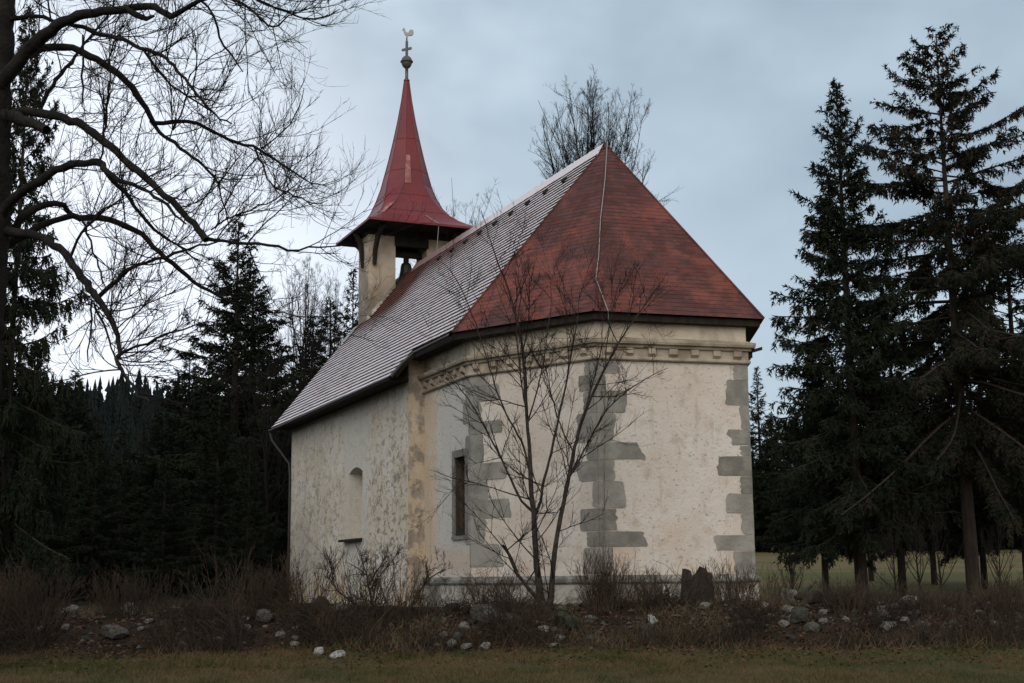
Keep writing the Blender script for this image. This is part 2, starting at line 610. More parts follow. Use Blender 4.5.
def gz(x, y):
    x, y = np.asarray(x, float), np.asarray(y, float)
    z = np.where(y < 20, -.52 - (20 - np.minimum(y, 20)) * .066 + np.maximum(0, 14 - y) ** 2 * .0022, -.52)
    bank = sst(19.9 + vnoise(x, 0, 2.5, 3) * .5, 21.5, y)
    crest = np.exp(-((y - 21.7) / .7) ** 2) * (.07 + .16 * vnoise(x, y, 1.3, 5))
    z = z + bank * .46 + crest
    z = z + (vnoise(x, y, .8, 1) * .08 + vnoise(x, y, .3, 2) * .04) * sst(12, 20, y) * (1 - sst(23, 40, y) * .6)
    z = z + vnoise(x, y, 3., 9) * .06
    # lower, wet meadow behind to the right, then a long slope up
    right = sst(0, 8, x - .1 * (y - 25))
    z = z - .25 * right * sst(23, 30, y) * (1 - sst(60, 110, y))
    z = z + np.maximum(0, y - 45) * .034 * right * (1 + 0 * x)
    z = z + np.maximum(0, y - 40) * .012 * (1 - right)
    # wooded hill in the north-west
    brg = x / np.maximum(y, 1)
    hill = sst(150, 420, y) * (1 - sst(-.22, -.08, brg))
    z = z + hill * (32 + vnoise(x, y, 90, 7) * 22 - 40 * (brg + .3)) + sst(240, 700, y) * 8
    return z


def axis(parts):
    return np.unique(np.concatenate([np.arange(a, b, s) for a, b, s in parts]))


gx = axis([(-900, -120, 60), (-120, -30, 6), (-30, -11, 1.2), (-11, 11, .16), (11, 30, .9), (30, 120, 6), (120, 901, 60)])
gy = axis([(-60, 6, 6), (6, 13, .7), (13, 24, .13), (24, 48, .8), (48, 120, 4), (120, 320, 10), (320, 1600, 80)])
XX, YY = np.meshgrid(gx, gy)
ZZ = gz(XX, YY)
nx, ny = len(gx), len(gy)
i = np.arange(ny - 1)[:, None] * nx + np.arange(nx - 1)[None]
F = np.stack([i, i + 1, i + 1 + nx, i + nx], -1).reshape(-1, 4)
m = mat('ground_soil', (.05, .045, .025), .95, .1)
n = NT(m)
X, Y, Z = n.xyz()
green = n.mix(n.ramp(n.noise(.5, 6, .6), .4, .6), (.045, .047, .017), (.078, .060, .030))
green = n.mix(n.math('MULTIPLY', n.ramp(n.noise(9, 5, .65), .5, .65), .6), green, (.055, .035, .02))
litter = n.mix(n.ramp(n.noise(5, 7, .7), .4, .62), (.034, .021, .015), (.017, .013, .010))
edge = n.math('ADD', Y, n.math('MULTIPLY', n.noise(1.2, 5), 1.6))
inbank = n.math('MULTIPLY', n.ramp(edge, 20.1, 20.9), n.ramp(edge, 26, 23.6))
mead = n.mix(n.ramp(n.noise(.05, 5, .55, stretch=(.35, 1.6, 1)), .42, .58), (.078, .078, .027), (.130, .100, .051))
mead = n.mix(n.math('MULTIPLY', n.ramp(n.noise(.9, 6, .65), .45, .65), .5), mead, (.07, .062, .03))
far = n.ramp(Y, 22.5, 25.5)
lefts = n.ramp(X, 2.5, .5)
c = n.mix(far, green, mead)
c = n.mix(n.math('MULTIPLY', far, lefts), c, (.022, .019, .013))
c = n.mix(inbank, c, litter)
n.color(c)
n.bump(n.noise(11, 7, .7), .7, .06)
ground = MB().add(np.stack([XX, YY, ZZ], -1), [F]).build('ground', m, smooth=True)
tag(ground, kind='structure')


def gzf(x, y):
    return float(gz(np.array([x]), np.array([y]))[0])


def ground_at(px, Y):
    """world x at photo column px for something standing on the ground at distance Y"""
    x = 0.0
    p = at(px, 590, Y)
    return np.array([p[0], Y, gzf(p[0], Y)])


# ---------------------------------------------------------------- chapel (own space: x = east along the axis, y = north)
CX, CY, CAL = 2.87889, 24.28518, -1.15866
chapel = thing('chapel', 'small pale plastered chapel with red pointed roofs, grey painted quoins and a bell turret', 'chapel', (CX, CY, 0), CAL)


def P2(u, v):
    return (u, -v)


UN, UW, WN = -5.3, -14.93, 3.18                      # nave: east shoulder, west end, half width
CH = [(-5.45, 2.83), (-2.72, 2.83), (-.05, 1.5), (.38, -1.38), (-2.6, -2.84), (-5.45, -2.84)]    # chancel wall corners (u, v)
EV = [(UN, 3.23), (-2.65, 3.23), (.21, 1.66), (.61, -1.64), (-2.5, -3.23), (UN, -3.23)]          # its eaves
ZE, ZR, APX = 5.1155, 9.14, (-2.3, 0.0)
SL = (ZR - ZE) / 3.23
VN = 3.66
ZN = ZR - SL * VN


def offset(chain, d):
    """open (u,v) chain walked from south-west round to north-west, moved outwards by d"""
    c = [np.array(p, float) for p in chain]
    res = []
    for i, p in enumerate(c):
        ns = []
        for a, b in ((i - 1, i), (i, i + 1)):
            if 0 <= a and b < len(c):
                t = norm(c[b] - c[a])
                ns.append(np.array([-t[1], t[0]]))
        if len(ns) == 1:
            res.append(p + ns[0] * d)
        else:
            m_ = norm(ns[0] + ns[1])
            res.append(p + m_ * d / max(.3, m_ @ ns[0]))
    return res


def sweep(mb, chain, prof):
    """closed profile [(offset, z)] along the open chain"""
    k = len(prof)
    rings = []
    for d, z in prof:
        rings.append([(q[0], -q[1], z) for q in offset(chain, d)])
    nC = len(chain)
    v = [rings[j][i] for i in range(nC) for j in range(k)]
    f = [[i * k + j, i * k + (j + 1) % k, (i + 1) * k + (j + 1) % k, (i + 1) * k + j] for i in range(nC - 1) for j in range(k)]
    f += [list(range(k))[::-1], [(nC - 1) * k + j for j in range(k)]]
    return mb.add(v, f)


def cut(o, *cutters):
    for c in cutters:
        mod = o.modifiers.new('b', 'BOOLEAN')
        mod.operation = 'DIFFERENCE'
        mod.solver = 'EXACT'
        mod.object = c
    dg = bpy.context.evaluated_depsgraph_get()
    dg.update()
    me = bpy.data.meshes.new_from_object(o.evaluated_get(dg))
    o.modifiers.clear()
    o.data = me
    for c in cutters:
        bpy.data.objects.remove(c)
    return o


def fix_normals(o):
    bm = bmesh.new()
    bm.from_mesh(o.data)
    bmesh.ops.recalc_face_normals(bm, faces=bm.faces)
    bm.to_mesh(o.data)
    bm.free()
    return o


# --- nave wall with west gable
naveP = [(UW, WN), (UN, WN), (UN, -WN), (UW, -WN)]
mb = MB()
zt = ZR - SL * WN - .12
mb.prism([P2(*p) for p in naveP][::-1], -.7, zt)
o_nave = fix_normals(mb.build('nave_wall', M['nave'], chapel))
# arched niche
cb = MB()
arch = [(-9.50, 1.44), (-8.46, 1.44), (-8.46, 2.94)] + [(-8.98 + .52 * q / 6, 2.94 + .12 * (1 - (q / 6) ** 2)) for q in range(5, -6, -1)] + [(-9.50, 2.94)]
vv = [(u, -WN - .2, z) for u, z in arch] + [(u, -WN + .34, z) for u, z in arch]
na = len(arch)
cb.add(vv, [list(range(na)), list(range(na, 2 * na))[::-1]] + [[i, na + i, na + (i + 1) % na, (i + 1) % na] for i in range(na)])
c1 = fix_normals(cb.build('cutter', None, chapel))
cut(o_nave, c1)
for u0 in (UW + .02, UN - .3):
    g = MB()
    g.add([(u0, -WN, zt + .003), (u0, WN, zt + .003), (u0, 0, ZR - .15), (u0 + .28, -WN, zt + .003), (u0 + .28, WN, zt + .003), (u0 + .28, 0, ZR - .15)],
          [[0, 2, 1], [3, 4, 5], [0, 3, 5, 2], [1, 2, 5, 4], [0, 1, 4, 3]])
    g.build('gable', M['nave'], chapel)
niche = MB()
niche.obox((-9.82, -WN - .16, 1.37), (1.4, 0, 0), (0, .5, .03), (0, 0, .055)).build('niche_sill', M['darkwood'], chapel)

# --- chancel wall
mb = MB()
mb.prism([P2(*p) for p in CH][::-1], -.7, ZE - .06)
o_ch = fix_normals(mb.build('chancel_wall', M['chancel'], chapel))
cb = MB()
cb.box((-3.53, -2.83 - .3, 1.31), (-2.97, -2.83 + .42, 2.82))
cut(o_ch, fix_normals(cb.build('cutter', None, chapel)))
win = MB()
fu0, fu1, fz0, fz1, pr = -3.65, -2.85, 1.24, 2.96, .03
win.box((fu0, -2.83 - pr, 1.31), (-3.53, -2.83 + .12, 2.82)).box((-2.97, -2.83 - pr, 1.31), (fu1, -2.83 + .12, 2.82))
win.box((fu0, -2.83 - pr, 2.82), (fu1, -2.83 + .12, fz1)).box((fu0 - .01, -2.83 - pr - .012, fz0), (fu1 + .01, -2.83 + .12, 1.31))
o_win = win.build('window', M['frame'], chapel)
lin = MB().box((-3.529, -2.83 + .0, 1.312), (-3.50, -2.83 + .3, 2.818)).box((-2.999, -2.83 + .0, 1.312), (-2.971, -2.83 + .3, 2.818))
lin.build('window_lining', M['lining'], o_win)
for k in range(7):
    z = 1.50 + k * .18
    MB().box((-3.497, -2.83 + .15, z), (-3.002, -2.83 + .21, z + .075)).build('louvre_slat', M['darkwood'], o_win)
MB().box((-3.497, -2.83 + .30, 1.312), (-3.002, -2.83 + .34, 2.818)).build('window_shutter', M['darkwood'], o_win)
MB().box((-3.498, -2.83 + .005, 1.313), (-3.001, -2.83 + .28, 1.39)).build('window_ledge', M['iron'], o_win)

# --- plinth, ledge, cornice
chain = [(UN + .01, 2.83)] + CH[1:5] + [(UN + .01, -2.84)]
sweep(MB(), chain, [(-.1, -.7), (.05, -.7), (.05, .385), (-.1, .385)]).build('plinth', M['plinth'], chapel)
sweep(MB(), chain, [(-.1, .388), (.07, .388), (.095, .42), (.095, .47), (.06, .49), (.002, .535), (-.1, .535)]).build('plinth_ledge', M['ledge'], chapel)
o_cor = sweep(MB(), chain, [(-.05, 4.31), (.05, 4.31), (.07, 4.33), (.07, 4.365), (.03, 4.385), (.03, 4.535), (.08, 4.545), (.09, 4.585), (.15, 4.60), (.165, 4.64),
                            (.165, 4.685), (.11, 4.70), (.012, 4.735), (-.05, 4.735)]).build('cornice', M['cornice'], chapel)
rng = np.random.default_rng(4)
for a, b in zip(chain[:-1], chain[1:]):
    a, b = np.array(a), np.array(b)
    L = np.linalg.norm(b - a)
    t = (b - a) / L
    nn = np.array([-t[1], t[0]])
    k = max(1, int(round(L / .44)))
    for q in range(k):
        wd, jit = .135 + rng.normal(0, .012), rng.normal(0, .01)
        p = a + t * ((q + .5) * L / k - wd / 2 + jit)
        e0 = p + nn * .031
        dep = .085 + rng.normal(0, .006)
        dep -= .022
        fix_normals(MB().obox((e0[0], -e0[1], 4.388), (nn[0] * dep, -nn[1] * dep, .05), (t[0] * wd, -t[1] * wd, 0), (0, 0, .095)).build('cornice_block', M['cornice'], o_cor))

# --- painted corner quoins: ragged slabs a few millimetres proud, wrapped round each corner
rng = np.random.default_rng(11)


def ragged(w0, w1, z0, z1, out_ragged=True):
    """outline in (s, z) with softly rounded, uneven outer edge; s runs from the corner outwards"""
    pts = [(0, z0)]
    r = min(.026, (z1 - z0) * .12)
    j = lambda q: rng.normal(0, q)
    wt, wb_ = w1 * (1 + j(.06)), w1 * (1 + j(.06))
    pts += [(wb_ - r * 2.5, z0 + j(.008)), (wb_ - r, z0 + r * .15 + j(.008)), (wb_ - r * .2, z0 + r * .8 + j(.006)), (wb_, z0 + r * 1.8)]
    for q in range(1, 5):
        f = q / 5
        pts.append((wb_ + (wt - wb_) * f + j(.016), z0 + r * 1.8 + (z1 - z0 - 3.6 * r) * f))
    pts += [(wt, z1 - r * 1.8), (wt - r * .2, z1 - r * .8 + j(.006)), (wt - r, z1 - r * .15 + j(.008)), (wt - r * 2.5, z1 + j(.008)), (0, z1)]
    return pts


def quoin_column(name, corner, dirs, blocks):
    """blocks: (z0, z1, width on the first face, width on the second face); every block is a part of its own"""
    c = np.array(corner, float)
    for z0, z1, wa, wb in blocks:
        mb = MB()
        pr_ = rng.uniform(.006, .014)
        for d, wd in zip(dirs, (wa, wb)):
            if wd <= 0:
                continue
            L_ = norm(np.array(d, float))
            nn = np.array([-L_[1], L_[0]])
            if nn @ (c - np.array([-3., 0])) < 0:
                nn = -nn
            pts = ragged(0, wd, z0, z1)
            k = len(pts)
            v = []
            for off in (-.004, pr_):
                for s_, z in pts:
                    p = c + L_ * s_ + nn * off
                    v.append((p[0], -p[1], z))
            mb.add(v, [list(range(k)), list(range(k, 2 * k))[::-1]] + [[i, (i + 1) % k, k + (i + 1) % k, k + i] for i in range(k)])
        fix_normals(mb.build('quoin', M['quoin' + '_bc'[rng.integers(0, 3)].replace('_', '')], chapel))


dB = np.array(CH[0]) - np.array(CH[1])
dC = np.array(CH[2]) - np.array(CH[1])
dC2 = -dC
dD = np.array(CH[3]) - np.array(CH[2])
dD2 = -dD
dE = np.array(CH[4]) - np.array(CH[3])


def zs(*ys):
    """photo rows to heights on the apse"""
    return [4.7 - (y - 338.3) * (4.2 / 237.7) for y in ys]


# rows measured on the photo: (top row, bottom row, px left of the corner, px right of it)
kC = 1 / 44.0        # metres per pixel along the oblique face
kD = 1 / 53.5        # along the end face
mid = [(361, 374.5, 12, 24), (374.5, 391.5, 21, 9), (391.5, 414, 14, 30), (414, 443, 22, 17), (443, 461, 12, 44), (461, 481.5, 24, 17), (481.5, 508.5, 6, 27),
       (508.5, 531, 20, 18), (531, 547, 13, 43), (547, 573, 18, 13)]
blk = []
for a, b, l, r_ in mid:
    z1, z0 = zs(a, b)
    blk.append((z0 + .005, z1 - .005, l * kC * .88, r_ * kD))
quoin_column('corner_quoins', CH[2], (dC2, dD), blk)
left = [(377, 394.5, 5, 17), (394.5, 410.5, 3, 33), (410.5, 431, 5, 12), (431, 444, 1, 36), (444, 474, 3, 14), (474, 492, 1, 40), (492, 511.5, 4, 20), (511.5, 531.5, 2, 41),
        (531.5, 556.5, 4, 16), (556.5, 580, 1, 33)]
blk = []
for a, b, l, r_ in left:
    z1, z0 = 4.62 - (a - 366) * .0183, 4.62 - (b - 366) * .0183
    blk.append((max(z0, .54) + .005, z1 - .005, l * .075, r_ * kC))
quoin_column('corner_quoins', CH[1], (dB, dC), blk)
rgt = [(361, 377, 14), (377, 403.5, 24), (403.5, 428, 10), (428, 444.5, 22), (444.5, 455, 10), (455, 475.5, 34), (475.5, 494, 11), (494, 514, 28), (514, 535, 12), (535, 551, 43), (551, 574, 23)]
blk = []
for a, b, l in rgt:
    z1, z0 = zs(a, b)
    blk.append((z0 + .005, z1 - .005, l * kD, .3))
quoin_column('corner_quoins', CH[3], (dD2, dE), blk)

# --- roofs
def clip(o, p, nrm, inner=False):
    bm = bmesh.new()
    bm.from_mesh(o.data)
    bmesh.ops.bisect_plane(bm, geom=bm.verts[:] + bm.edges[:] + bm.faces[:], plane_co=p, plane_no=nrm, clear_outer=True, clear_inner=False)
    bm.to_mesh(o.data)
    bm.free()
    return o


def tile_slope(sgn):
    """courses of plain tiles on one long slope; sgn +1 = south"""
    rng = np.random.default_rng(21 + sgn)
    lenS = math.hypot(VN, ZR - ZN)
    dv = np.array([0, -sgn * VN, ZN - ZR]) / lenS          # down the slope, own space
    nrm = np.array([0, -sgn * (ZR - ZN), VN]) / lenS
    nrm = nrm if nrm[2] > 0 else -nrm
    EX, TW = .145, .18
    s_ch = math.hypot(3.23, ZR - ZE)
    rows = int(lenS / EX)
    mbn = MB()
    V, Fq, U = [], [], []
    cnt = 0
    for r in range(rows):
        s1 = lenS - r * EX
        s0 = s1 - EX - .05
        if s0 < 0:
            s0 = .0
        wob = rng.normal(0, .002)
        u1 = UN + .38 if s1 > s_ch + .02 else -1.2
        u = UW - .32 + (r % 2) * TW / 2 - TW
        while u < u1:
            ua, ub = max(u + .003, UW - .32), min(u + TW - .003, u1)
            u += TW
            if ub - ua < .02:
                continue
            j = rng.normal(0, .002, 3)
            top, bot = .012, .046 + j[0]
            se = s1 + j[1] + wob
            h = np.array([ZR])
            base = np.array([0, 0, ZR])
            um = (ua + ub) / 2
            pts = []
            for uu, ss, hh in ((ua, s0, top), (ub, s0, top), (ub, se - .014, bot - .001), (um + (ub - ua) * .22, se - .002, bot), (um - (ub - ua) * .22, se - .002, bot), (ua, se - .014, bot - .001)):
                pts.append(base + np.array([uu, 0, 0]) + dv * ss + nrm * (hh + j[2] * .3))
            low = [p - nrm * .036 for p in (pts[2], pts[3], pts[4], pts[5])]
            V += pts + low
            U += [(um, 0), (um, 0), (um, .90), (um, .92), (um, .92), (um, .90), (um, 1), (um, 1), (um, 1), (um, 1)]
            for q in ([0, 5, 4, 3, 2, 1], [2, 3, 7, 6], [3, 4, 8, 7], [4, 5, 9, 8]):
                Fq.append(np.array([q]) + cnt)
            cnt += 10
    mbn.v, mbn.f, mbn.n, mbn.uv = [np.array(V)], Fq, cnt, [np.array(U)]
    o = mbn.build('tiled_roof', M['tiles'], chapel, uv=True)
    fx = np.array(EV[1] if sgn > 0 else EV[4])
    d = norm(fx - np.array(APX))
    nn = np.array([d[1], -d[0]])
    if nn[0] < 0:
        nn = -nn
    clip(o, (APX[0], -APX[1], 0), (nn[0], -nn[1], 0))
    # underlay boards
    dk = MB()
    for ua, ub, sa, sb in ((UW - .3, UN + .36, 0.02, lenS - .05), (UN + .36, -1.2, .02, s_ch - .05)):
        o0 = np.array([ua, 0, ZR]) + dv * sa - nrm * .09
        dk.obox(o0, (ub - ua, 0, 0), dv * (sb - sa), nrm * .09)
    dko = dk.build('roof_boards', M['darkwood'], chapel)
    clip(dko, (APX[0] - .03, -APX[1], 0), (nn[0], -nn[1], 0))
    return o


ts = tile_slope(1)
tile_slope(-1)

# ridge tiles
rd = MB()
rng = np.random.default_rng(5)
u = UW + 1.3
while u < APX[0] - .05:
    ub = min(u + .36, APX[0])
    pts = []
    for uu, k in ((u, 1.0), (ub, .88)):
        for yy, zz_ in ((-.24, -.225), (-.16, -.09), (-.08, .035), (0, .075), (.08, .035), (.16, -.09), (.24, -.225)):
            pts.append((uu, yy * k, ZR + zz_ - (1 - k) * .1 + rng.normal(0, .003)))
    k = len(pts) // 2
    rd.add(pts, np.array([[i, i + 1, k + i + 1, k + i] for i in range(k - 1)] ))
    u += .345
rd.build('ridge_cap', M['ridge'], chapel, smooth=False)
# vent tiles under the ridge
for k in range(9):
    u = -3.35 - k * .93
    v = .40
    z = ZR - SL * v
    dvn = np.array([0, -v, -SL * v]) / math.hypot(v, SL * v)
    nr = np.array([0, -SL, 1.0]) / math.hypot(1, SL)
    MB().obox(np.array([u, -v, z]) + nr * .03, (.12, 0, 0), dvn * .11, nr * .06).build('vent_tile', M['darkwood'], chapel)

# apse sheet roof: stepped courses on each triangle
ap = np.array([APX[0], -APX[1], ZR + .01])
ar = MB()
for e0, e1 in ((EV[1], EV[2]), (EV[2], EV[3]), (EV[3], EV[4])):
    a = np.array([e0[0], -e0[1], ZE + .02])
    b = np.array([e1[0], -e1[1], ZE + .02])
    nr = norm(np.cross(b - a, ap - a))
    if nr[2] < 0:
        nr = -nr
    rows = 46
    for r in range(rows):
        t0, t1 = r / rows, (r + 1) / rows
        q0, q1 = a + (ap - a) * t0, b + (ap - b) * t0
        q2, q3 = b + (ap - b) * t1, a + (ap - a) * t1
        up = nr * .0028
        up = up * (1 + .5 * math.sin(r * 12.9)) 
        dx = norm(b - a)
        uvs = [((q - a) @ dx / .11 + 37 * e0[0], yv) for q, yv in ((q0, r), (q1, r), (q2, r + 1), (q3, r + 1), (q0, r), (q1, r))]
        ar.add([q0 + up, q1 + up, q2, q3, q0, q1], [[0, 1, 2, 3], [4, 5, 1, 0]], uvs)
o_ar = ar.build('apse_roof', M['rust'], chapel, uv=True)
hp = MB()
for e in (EV[1], EV[2], EV[3], EV[4]):
    a = np.array([e[0], -e[1], ZE + .035])
    hp.tube([a, a + (ap - a) * .5, ap], [.022, .022, .02], 6)
hp.build('hip_flashing', M['rust'], o_ar, smooth=True)
MB().tube([ap + [0, 0, -.08], ap + [0, 0, .03]], [.09, .03], 8).build('apex_cap', M['rust'], o_ar, smooth=True)

# eaves of the apse: dark boards
ech = EV
ev = MB()
sweep(ev, ech, [(-.36, ZE - .11), (-.075, ZE - .11), (-.075, ZE + .008), (-.09, ZE + .01), (-.36, ZE - .06)])
ev.build('eaves_boards', M['darkwood'], chapel)
# nave eaves boards and gutters
ne = MB()
for sg in (1, -1):
    ne.box((UW - .25, min(-sg * (WN + .004), -sg * (VN - .05)), ZN - .02), (UN + .02, max(-sg * (WN + .004), -sg * (VN - .05)), ZN + .06))
ne.build('nave_eaves_boards', M['darkwood'], chapel)
gt = MB()
for sg in (1, -1):
    y = -sg * (VN + .05)
    y2 = -sg * (3.23 + .05)
    gt.tube([(UW - .36, y, ZN - .05), (-10, y, ZN - .03), (UN + .42, y, ZN - .01)], [.042] * 3, 8)
    gt.tube([(UN + .42, y, ZN - .01), (UN + .48, y2 * .52 + y * .48, ZN + .27), (UN + .6, y2, ZE - .06)], [.04] * 3, 8)
    gt.tube([(UN + .6, y2, ZE - .06), (-2.6, y2, ZE - .04)], [.04] * 2, 8)
gt.build('gutter', M['gutter'], chapel, smooth=True)
MB().tube([(UW - .36, -(VN + .05), ZN - .08), (UW - .3, -(VN), ZN - .3), (UW - .02, -(WN + .06), ZN - .95), (UW + .04, -(WN + .045), ZN - 1.3), (UW + .04, -(WN + .045), -.1)],
          [.032] * 5, 8).build('downpipe', M['gutter'], chapel, smooth=True)
# lightning wires
a = np.array([EV[2][0], -EV[2][1], ZE])
W_ = []
for t, sx in ((0, .0), (.25, .01), (.5, -.02), (.7, .0), (.84, -.02)):
    p = ap + (a - ap) * t + np.array([.05, 0, .05])
    W_.append(p + np.array([sx, sx * .5, 0]))
d2 = norm(np.array([dD[0], -dD[1], 0]))
W_.append(a + d2 * .26 + np.array([.03, 0, .02]))
cw = np.array([CH[2][0], -CH[2][1], 0])
nD = np.array([.98, .15, 0])
W_.append(a + d2 * .27 + np.array([.02, 0, -.14]))
W_.append(cw + d2 * .2 + nD * .22 + [0, 0, 4.72])
W_.append(cw + d2 * .18 + nD * .19 + [0, 0, 4.45])
W_.append(cw + d2 * .14 + nD * .03 + [0, 0, 4.1])
W_.append(cw + d2 * .05 + nD * .03 + [0, 0, .55])
MB().tube(W_[:6], [.0085] * 6, 5).build('lightning_wire', M['galv'], chapel, smooth=True)
MB().tube(W_[5:], [.006] * 6, 5).build('lightning_wire', M['ledge'], chapel, smooth=True)

# iron bracket at the north-east eave
MB().obox((.42, 1.46, 4.52), (.03, .2, .06), (.04, -.004, 0), (0, 0, .06)).obox((.34, 1.44, 4.44), (.02, .07, 0), (.05, -.02, 0), (0, 0, .2)).build('eaves_bracket', M['darkwood'], chapel)

# --- bell turret
TU, TB, TD, TE, TZ = -14.69, 1.27, .45, 1.62, 10.19
tw = MB()
tw.box((TU - TD, -TB, 5.0), (TU + TD, TB, TZ - .02))
o_tw = tw.build('bell_turret', M['tower'], chapel)
cb = MB().box((TU - 2, -.47, 8.05), (TU + 2, .47, TZ + .5))
cut(o_tw, cb.build('cutter', None, chapel))
fx = MB()      # mortar fillet where the turret meets the tiles
zf = lambda v: ZR - SL * v
fl = MB()
for sg in (1,):
    va = .48
    fl.add([(TU + TD, -va, zf(va) + .03), (TU + TD + .12, -va, zf(va) + .04), (TU + TD + .12, -TB, zf(TB) + .04), (TU + TD, -TB - .03, zf(TB) + .03), (TU + TD, -va, zf(va) + .16), (TU + TD, -TB - .03, zf(TB) + .16)],
           [[4, 5, 2, 1], [1, 2, 3, 0], [5, 3, 2], [4, 1, 0]])
fl.build('mortar_fillet', M['plinth'], o_tw)
dvn = np.array([0, -1.0, -SL]) / math.hypot(1, SL)
nr = np.array([0, -SL, 1.0]) / math.hypot(1, SL)
MB().obox(np.array([UW - .3, -TB - .05, zf(TB + .05)]) + nr * .06, (.42, 0, 0), dvn * .62, nr * .012).build('verge_flashing', M['galv'], chapel)
# timber plate and brackets under the spire
tp = MB()
tp.box((TU - TD - .06, -TB - .06, TZ - .14), (TU + TD + .06, -.5, TZ + .0)).box((TU - TD - .06, .5, TZ - .14), (TU + TD + .06, TB + .06, TZ))
tp.box((TU - TD - .06, -.498, TZ - .46), (TU - TD + .12, .498, TZ - .001)).box((TU + TD - .12, -.498, TZ - .42), (TU + TD + .06, .498, TZ - .001))
tp.build('timber_plate', M['darkwood'], o_tw)
MB().box((TU - TE + .06, -TE + .06, TZ + .003), (TU + TE - .06, TE - .06, TZ + .05)).build('soffit', M['darkwood'], o_tw)
for (bu, bv, du, dv_) in ((TU + TD, -TB + .16, .85, 0), (TU + TD, TB - .16, .85, 0), (TU - TD, -TB + .16, -.85, 0), (TU - TD, TB - .16, -.85, 0), (TU, -TB, 0, -.26)):
    MB().tube([(bu + du * .08, bv + dv_ * .08, TZ - 1.02), (bu + du * .16, bv + dv_ * .16, TZ - .6), (bu + du * .45, bv + dv_ * .45, TZ - .25), (bu + du, bv + dv_, TZ - .02)], [.06, .075, .08, .08], 6).build('bracket', M['darkwood'], o_tw)
# spire: square at the eaves, eight-sided above
prof = [(1.0, 0.0), (.86, .028), (.74, .06), (.63, .10), (.545, .15), (.48, .215), (.42, .29), (.355, .385), (.29, .48), (.22, .595), (.15, .72), (.085, .86), (.036, 1.0)]
SH = 4.72
rings = []
for k, (r, t) in enumerate(prof):
    hh = r * TE
    c = hh * .586 * min(1.0, t / .30)
    c = max(c, .012)
    z = TZ + t * SH + .03
    rings.append([(TU + x, y, z) for x, y in ((hh, -hh + c), (hh, hh - c), (hh - c, hh), (-hh + c, hh), (-hh, hh - c), (-hh, -hh + c), (-hh + c, -hh), (hh - c, -hh))])
sp = MB()
vv = [p for r in rings for p in r]
ff = [[k * 8 + i, k * 8 + (i + 1) % 8, (k + 1) * 8 + (i + 1) % 8, (k + 1) * 8 + i] for k in range(len(rings) - 1) for i in range(8)]
low = [(p[0], p[1], TZ - .03) for p in rings[0]]
sp.add(vv, ff)
sp.add(low + rings[0], [[i, (i + 1) % 8, 8 + (i + 1) % 8, 8 + i] for i in range(8)])
o_sp = fix_normals(sp.build('spire_roof', M['spire'], chapel))
# standing seams up the hips, sheet laps across
sm = MB()
for i in range(8):
    for off in (0,):
        sm.tube([np.array(r[i]) for r in rings[2:]], [.014] * (len(rings) - 2), 5)
for k in (3, 5, 7, 9):
    pts = rings[k] + [rings[k][0]]
    sm.tube(pts, [.009] * 9, 4)
sm.build('seam', M['spire'], o_sp)
# faded replaced sheet
def on_face(i, k, f):
    a, b = np.array(rings[k][i]), np.array(rings[k][(i + 1) % 8])
    return a + (b - a) * f
for pq in ([on_face(0, 6, .02), on_face(0, 6, .34), on_face(0, 8, .36), on_face(0, 8, .03)], [on_face(7, 2, .35), on_face(7, 2, .95), on_face(7, 4, .95), on_face(7, 4, .5)]):
    off = norm(np.cross(pq[1] - pq[0], pq[3] - pq[0])) * .012
    off = off if off[0] > 0 else -off
    MB().add([p + off for p in pq], [[0, 1, 2, 3]]).build('faded_sheet', M['patch'], o_sp)
MB().tube([on_face(0, 2, .58) + [.01, 0, .03], on_face(0, 1, .60) + [.01, 0, .03], on_face(0, 0, .62) + [.02, 0, .0], on_face(0, 0, .62) + [0, 0, -.1], on_face(0, 0, .62) + [-.2, 0, -1.0]], [.01] * 5, 5).build('lightning_wire', M['galv'], o_sp, smooth=True)
# finial: pole, ball, cross, cock
TOP = TZ + SH + .03
fn = MB()


def lathe(mb, x, y, prof, k=12):
    v = [(x + r * math.cos(2 * math.pi * i / k), y + r * math.sin(2 * math.pi * i / k), z) for r, z in prof for i in range(k)]
    return mb.add(v, np.array([[j * k + i, j * k + (i + 1) % k, (j + 1) * k + (i + 1) % k, (j + 1) * k + i] for j in range(len(prof) - 1) for i in range(k)]))


lathe(fn, TU, 0, [(.001, TOP - .06), (.09, TOP - .05), (.09, TOP - .02), (.05, TOP), (.045, TOP + .34), (.07, TOP + .35), (.12, TOP + .40), (.155, TOP + .48), (.165, TOP + .53), (.19, TOP + .535), (.19, TOP + .555),
                  (.165, TOP + .56), (.145, TOP + .64), (.09, TOP + .70), (.03, TOP + .72), (.022, TOP + 1.30), (.001, TOP + 1.31)])
o_fn = fn.build('finial', M['finial'], o_sp, smooth=True)
cr_ = MB()
t45 = np.array([math.cos(R(40)), math.sin(R(40)), 0])
tp_ = np.array([-t45[1], t45[0], 0])
ctr = np.array([TU, 0, TOP])
cr_.obox(ctr - t45 * .035 - tp_ * .02 + [0, 0, .72], t45 * .07, tp_ * .04, (0, 0, .46))
cr_.obox(ctr - t45 * .16 - tp_ * .018 + [0, 0, .90], t45 * .32, tp_ * .036, (0, 0, .07))
cr_.build('cross', M['finial'], o_sp)
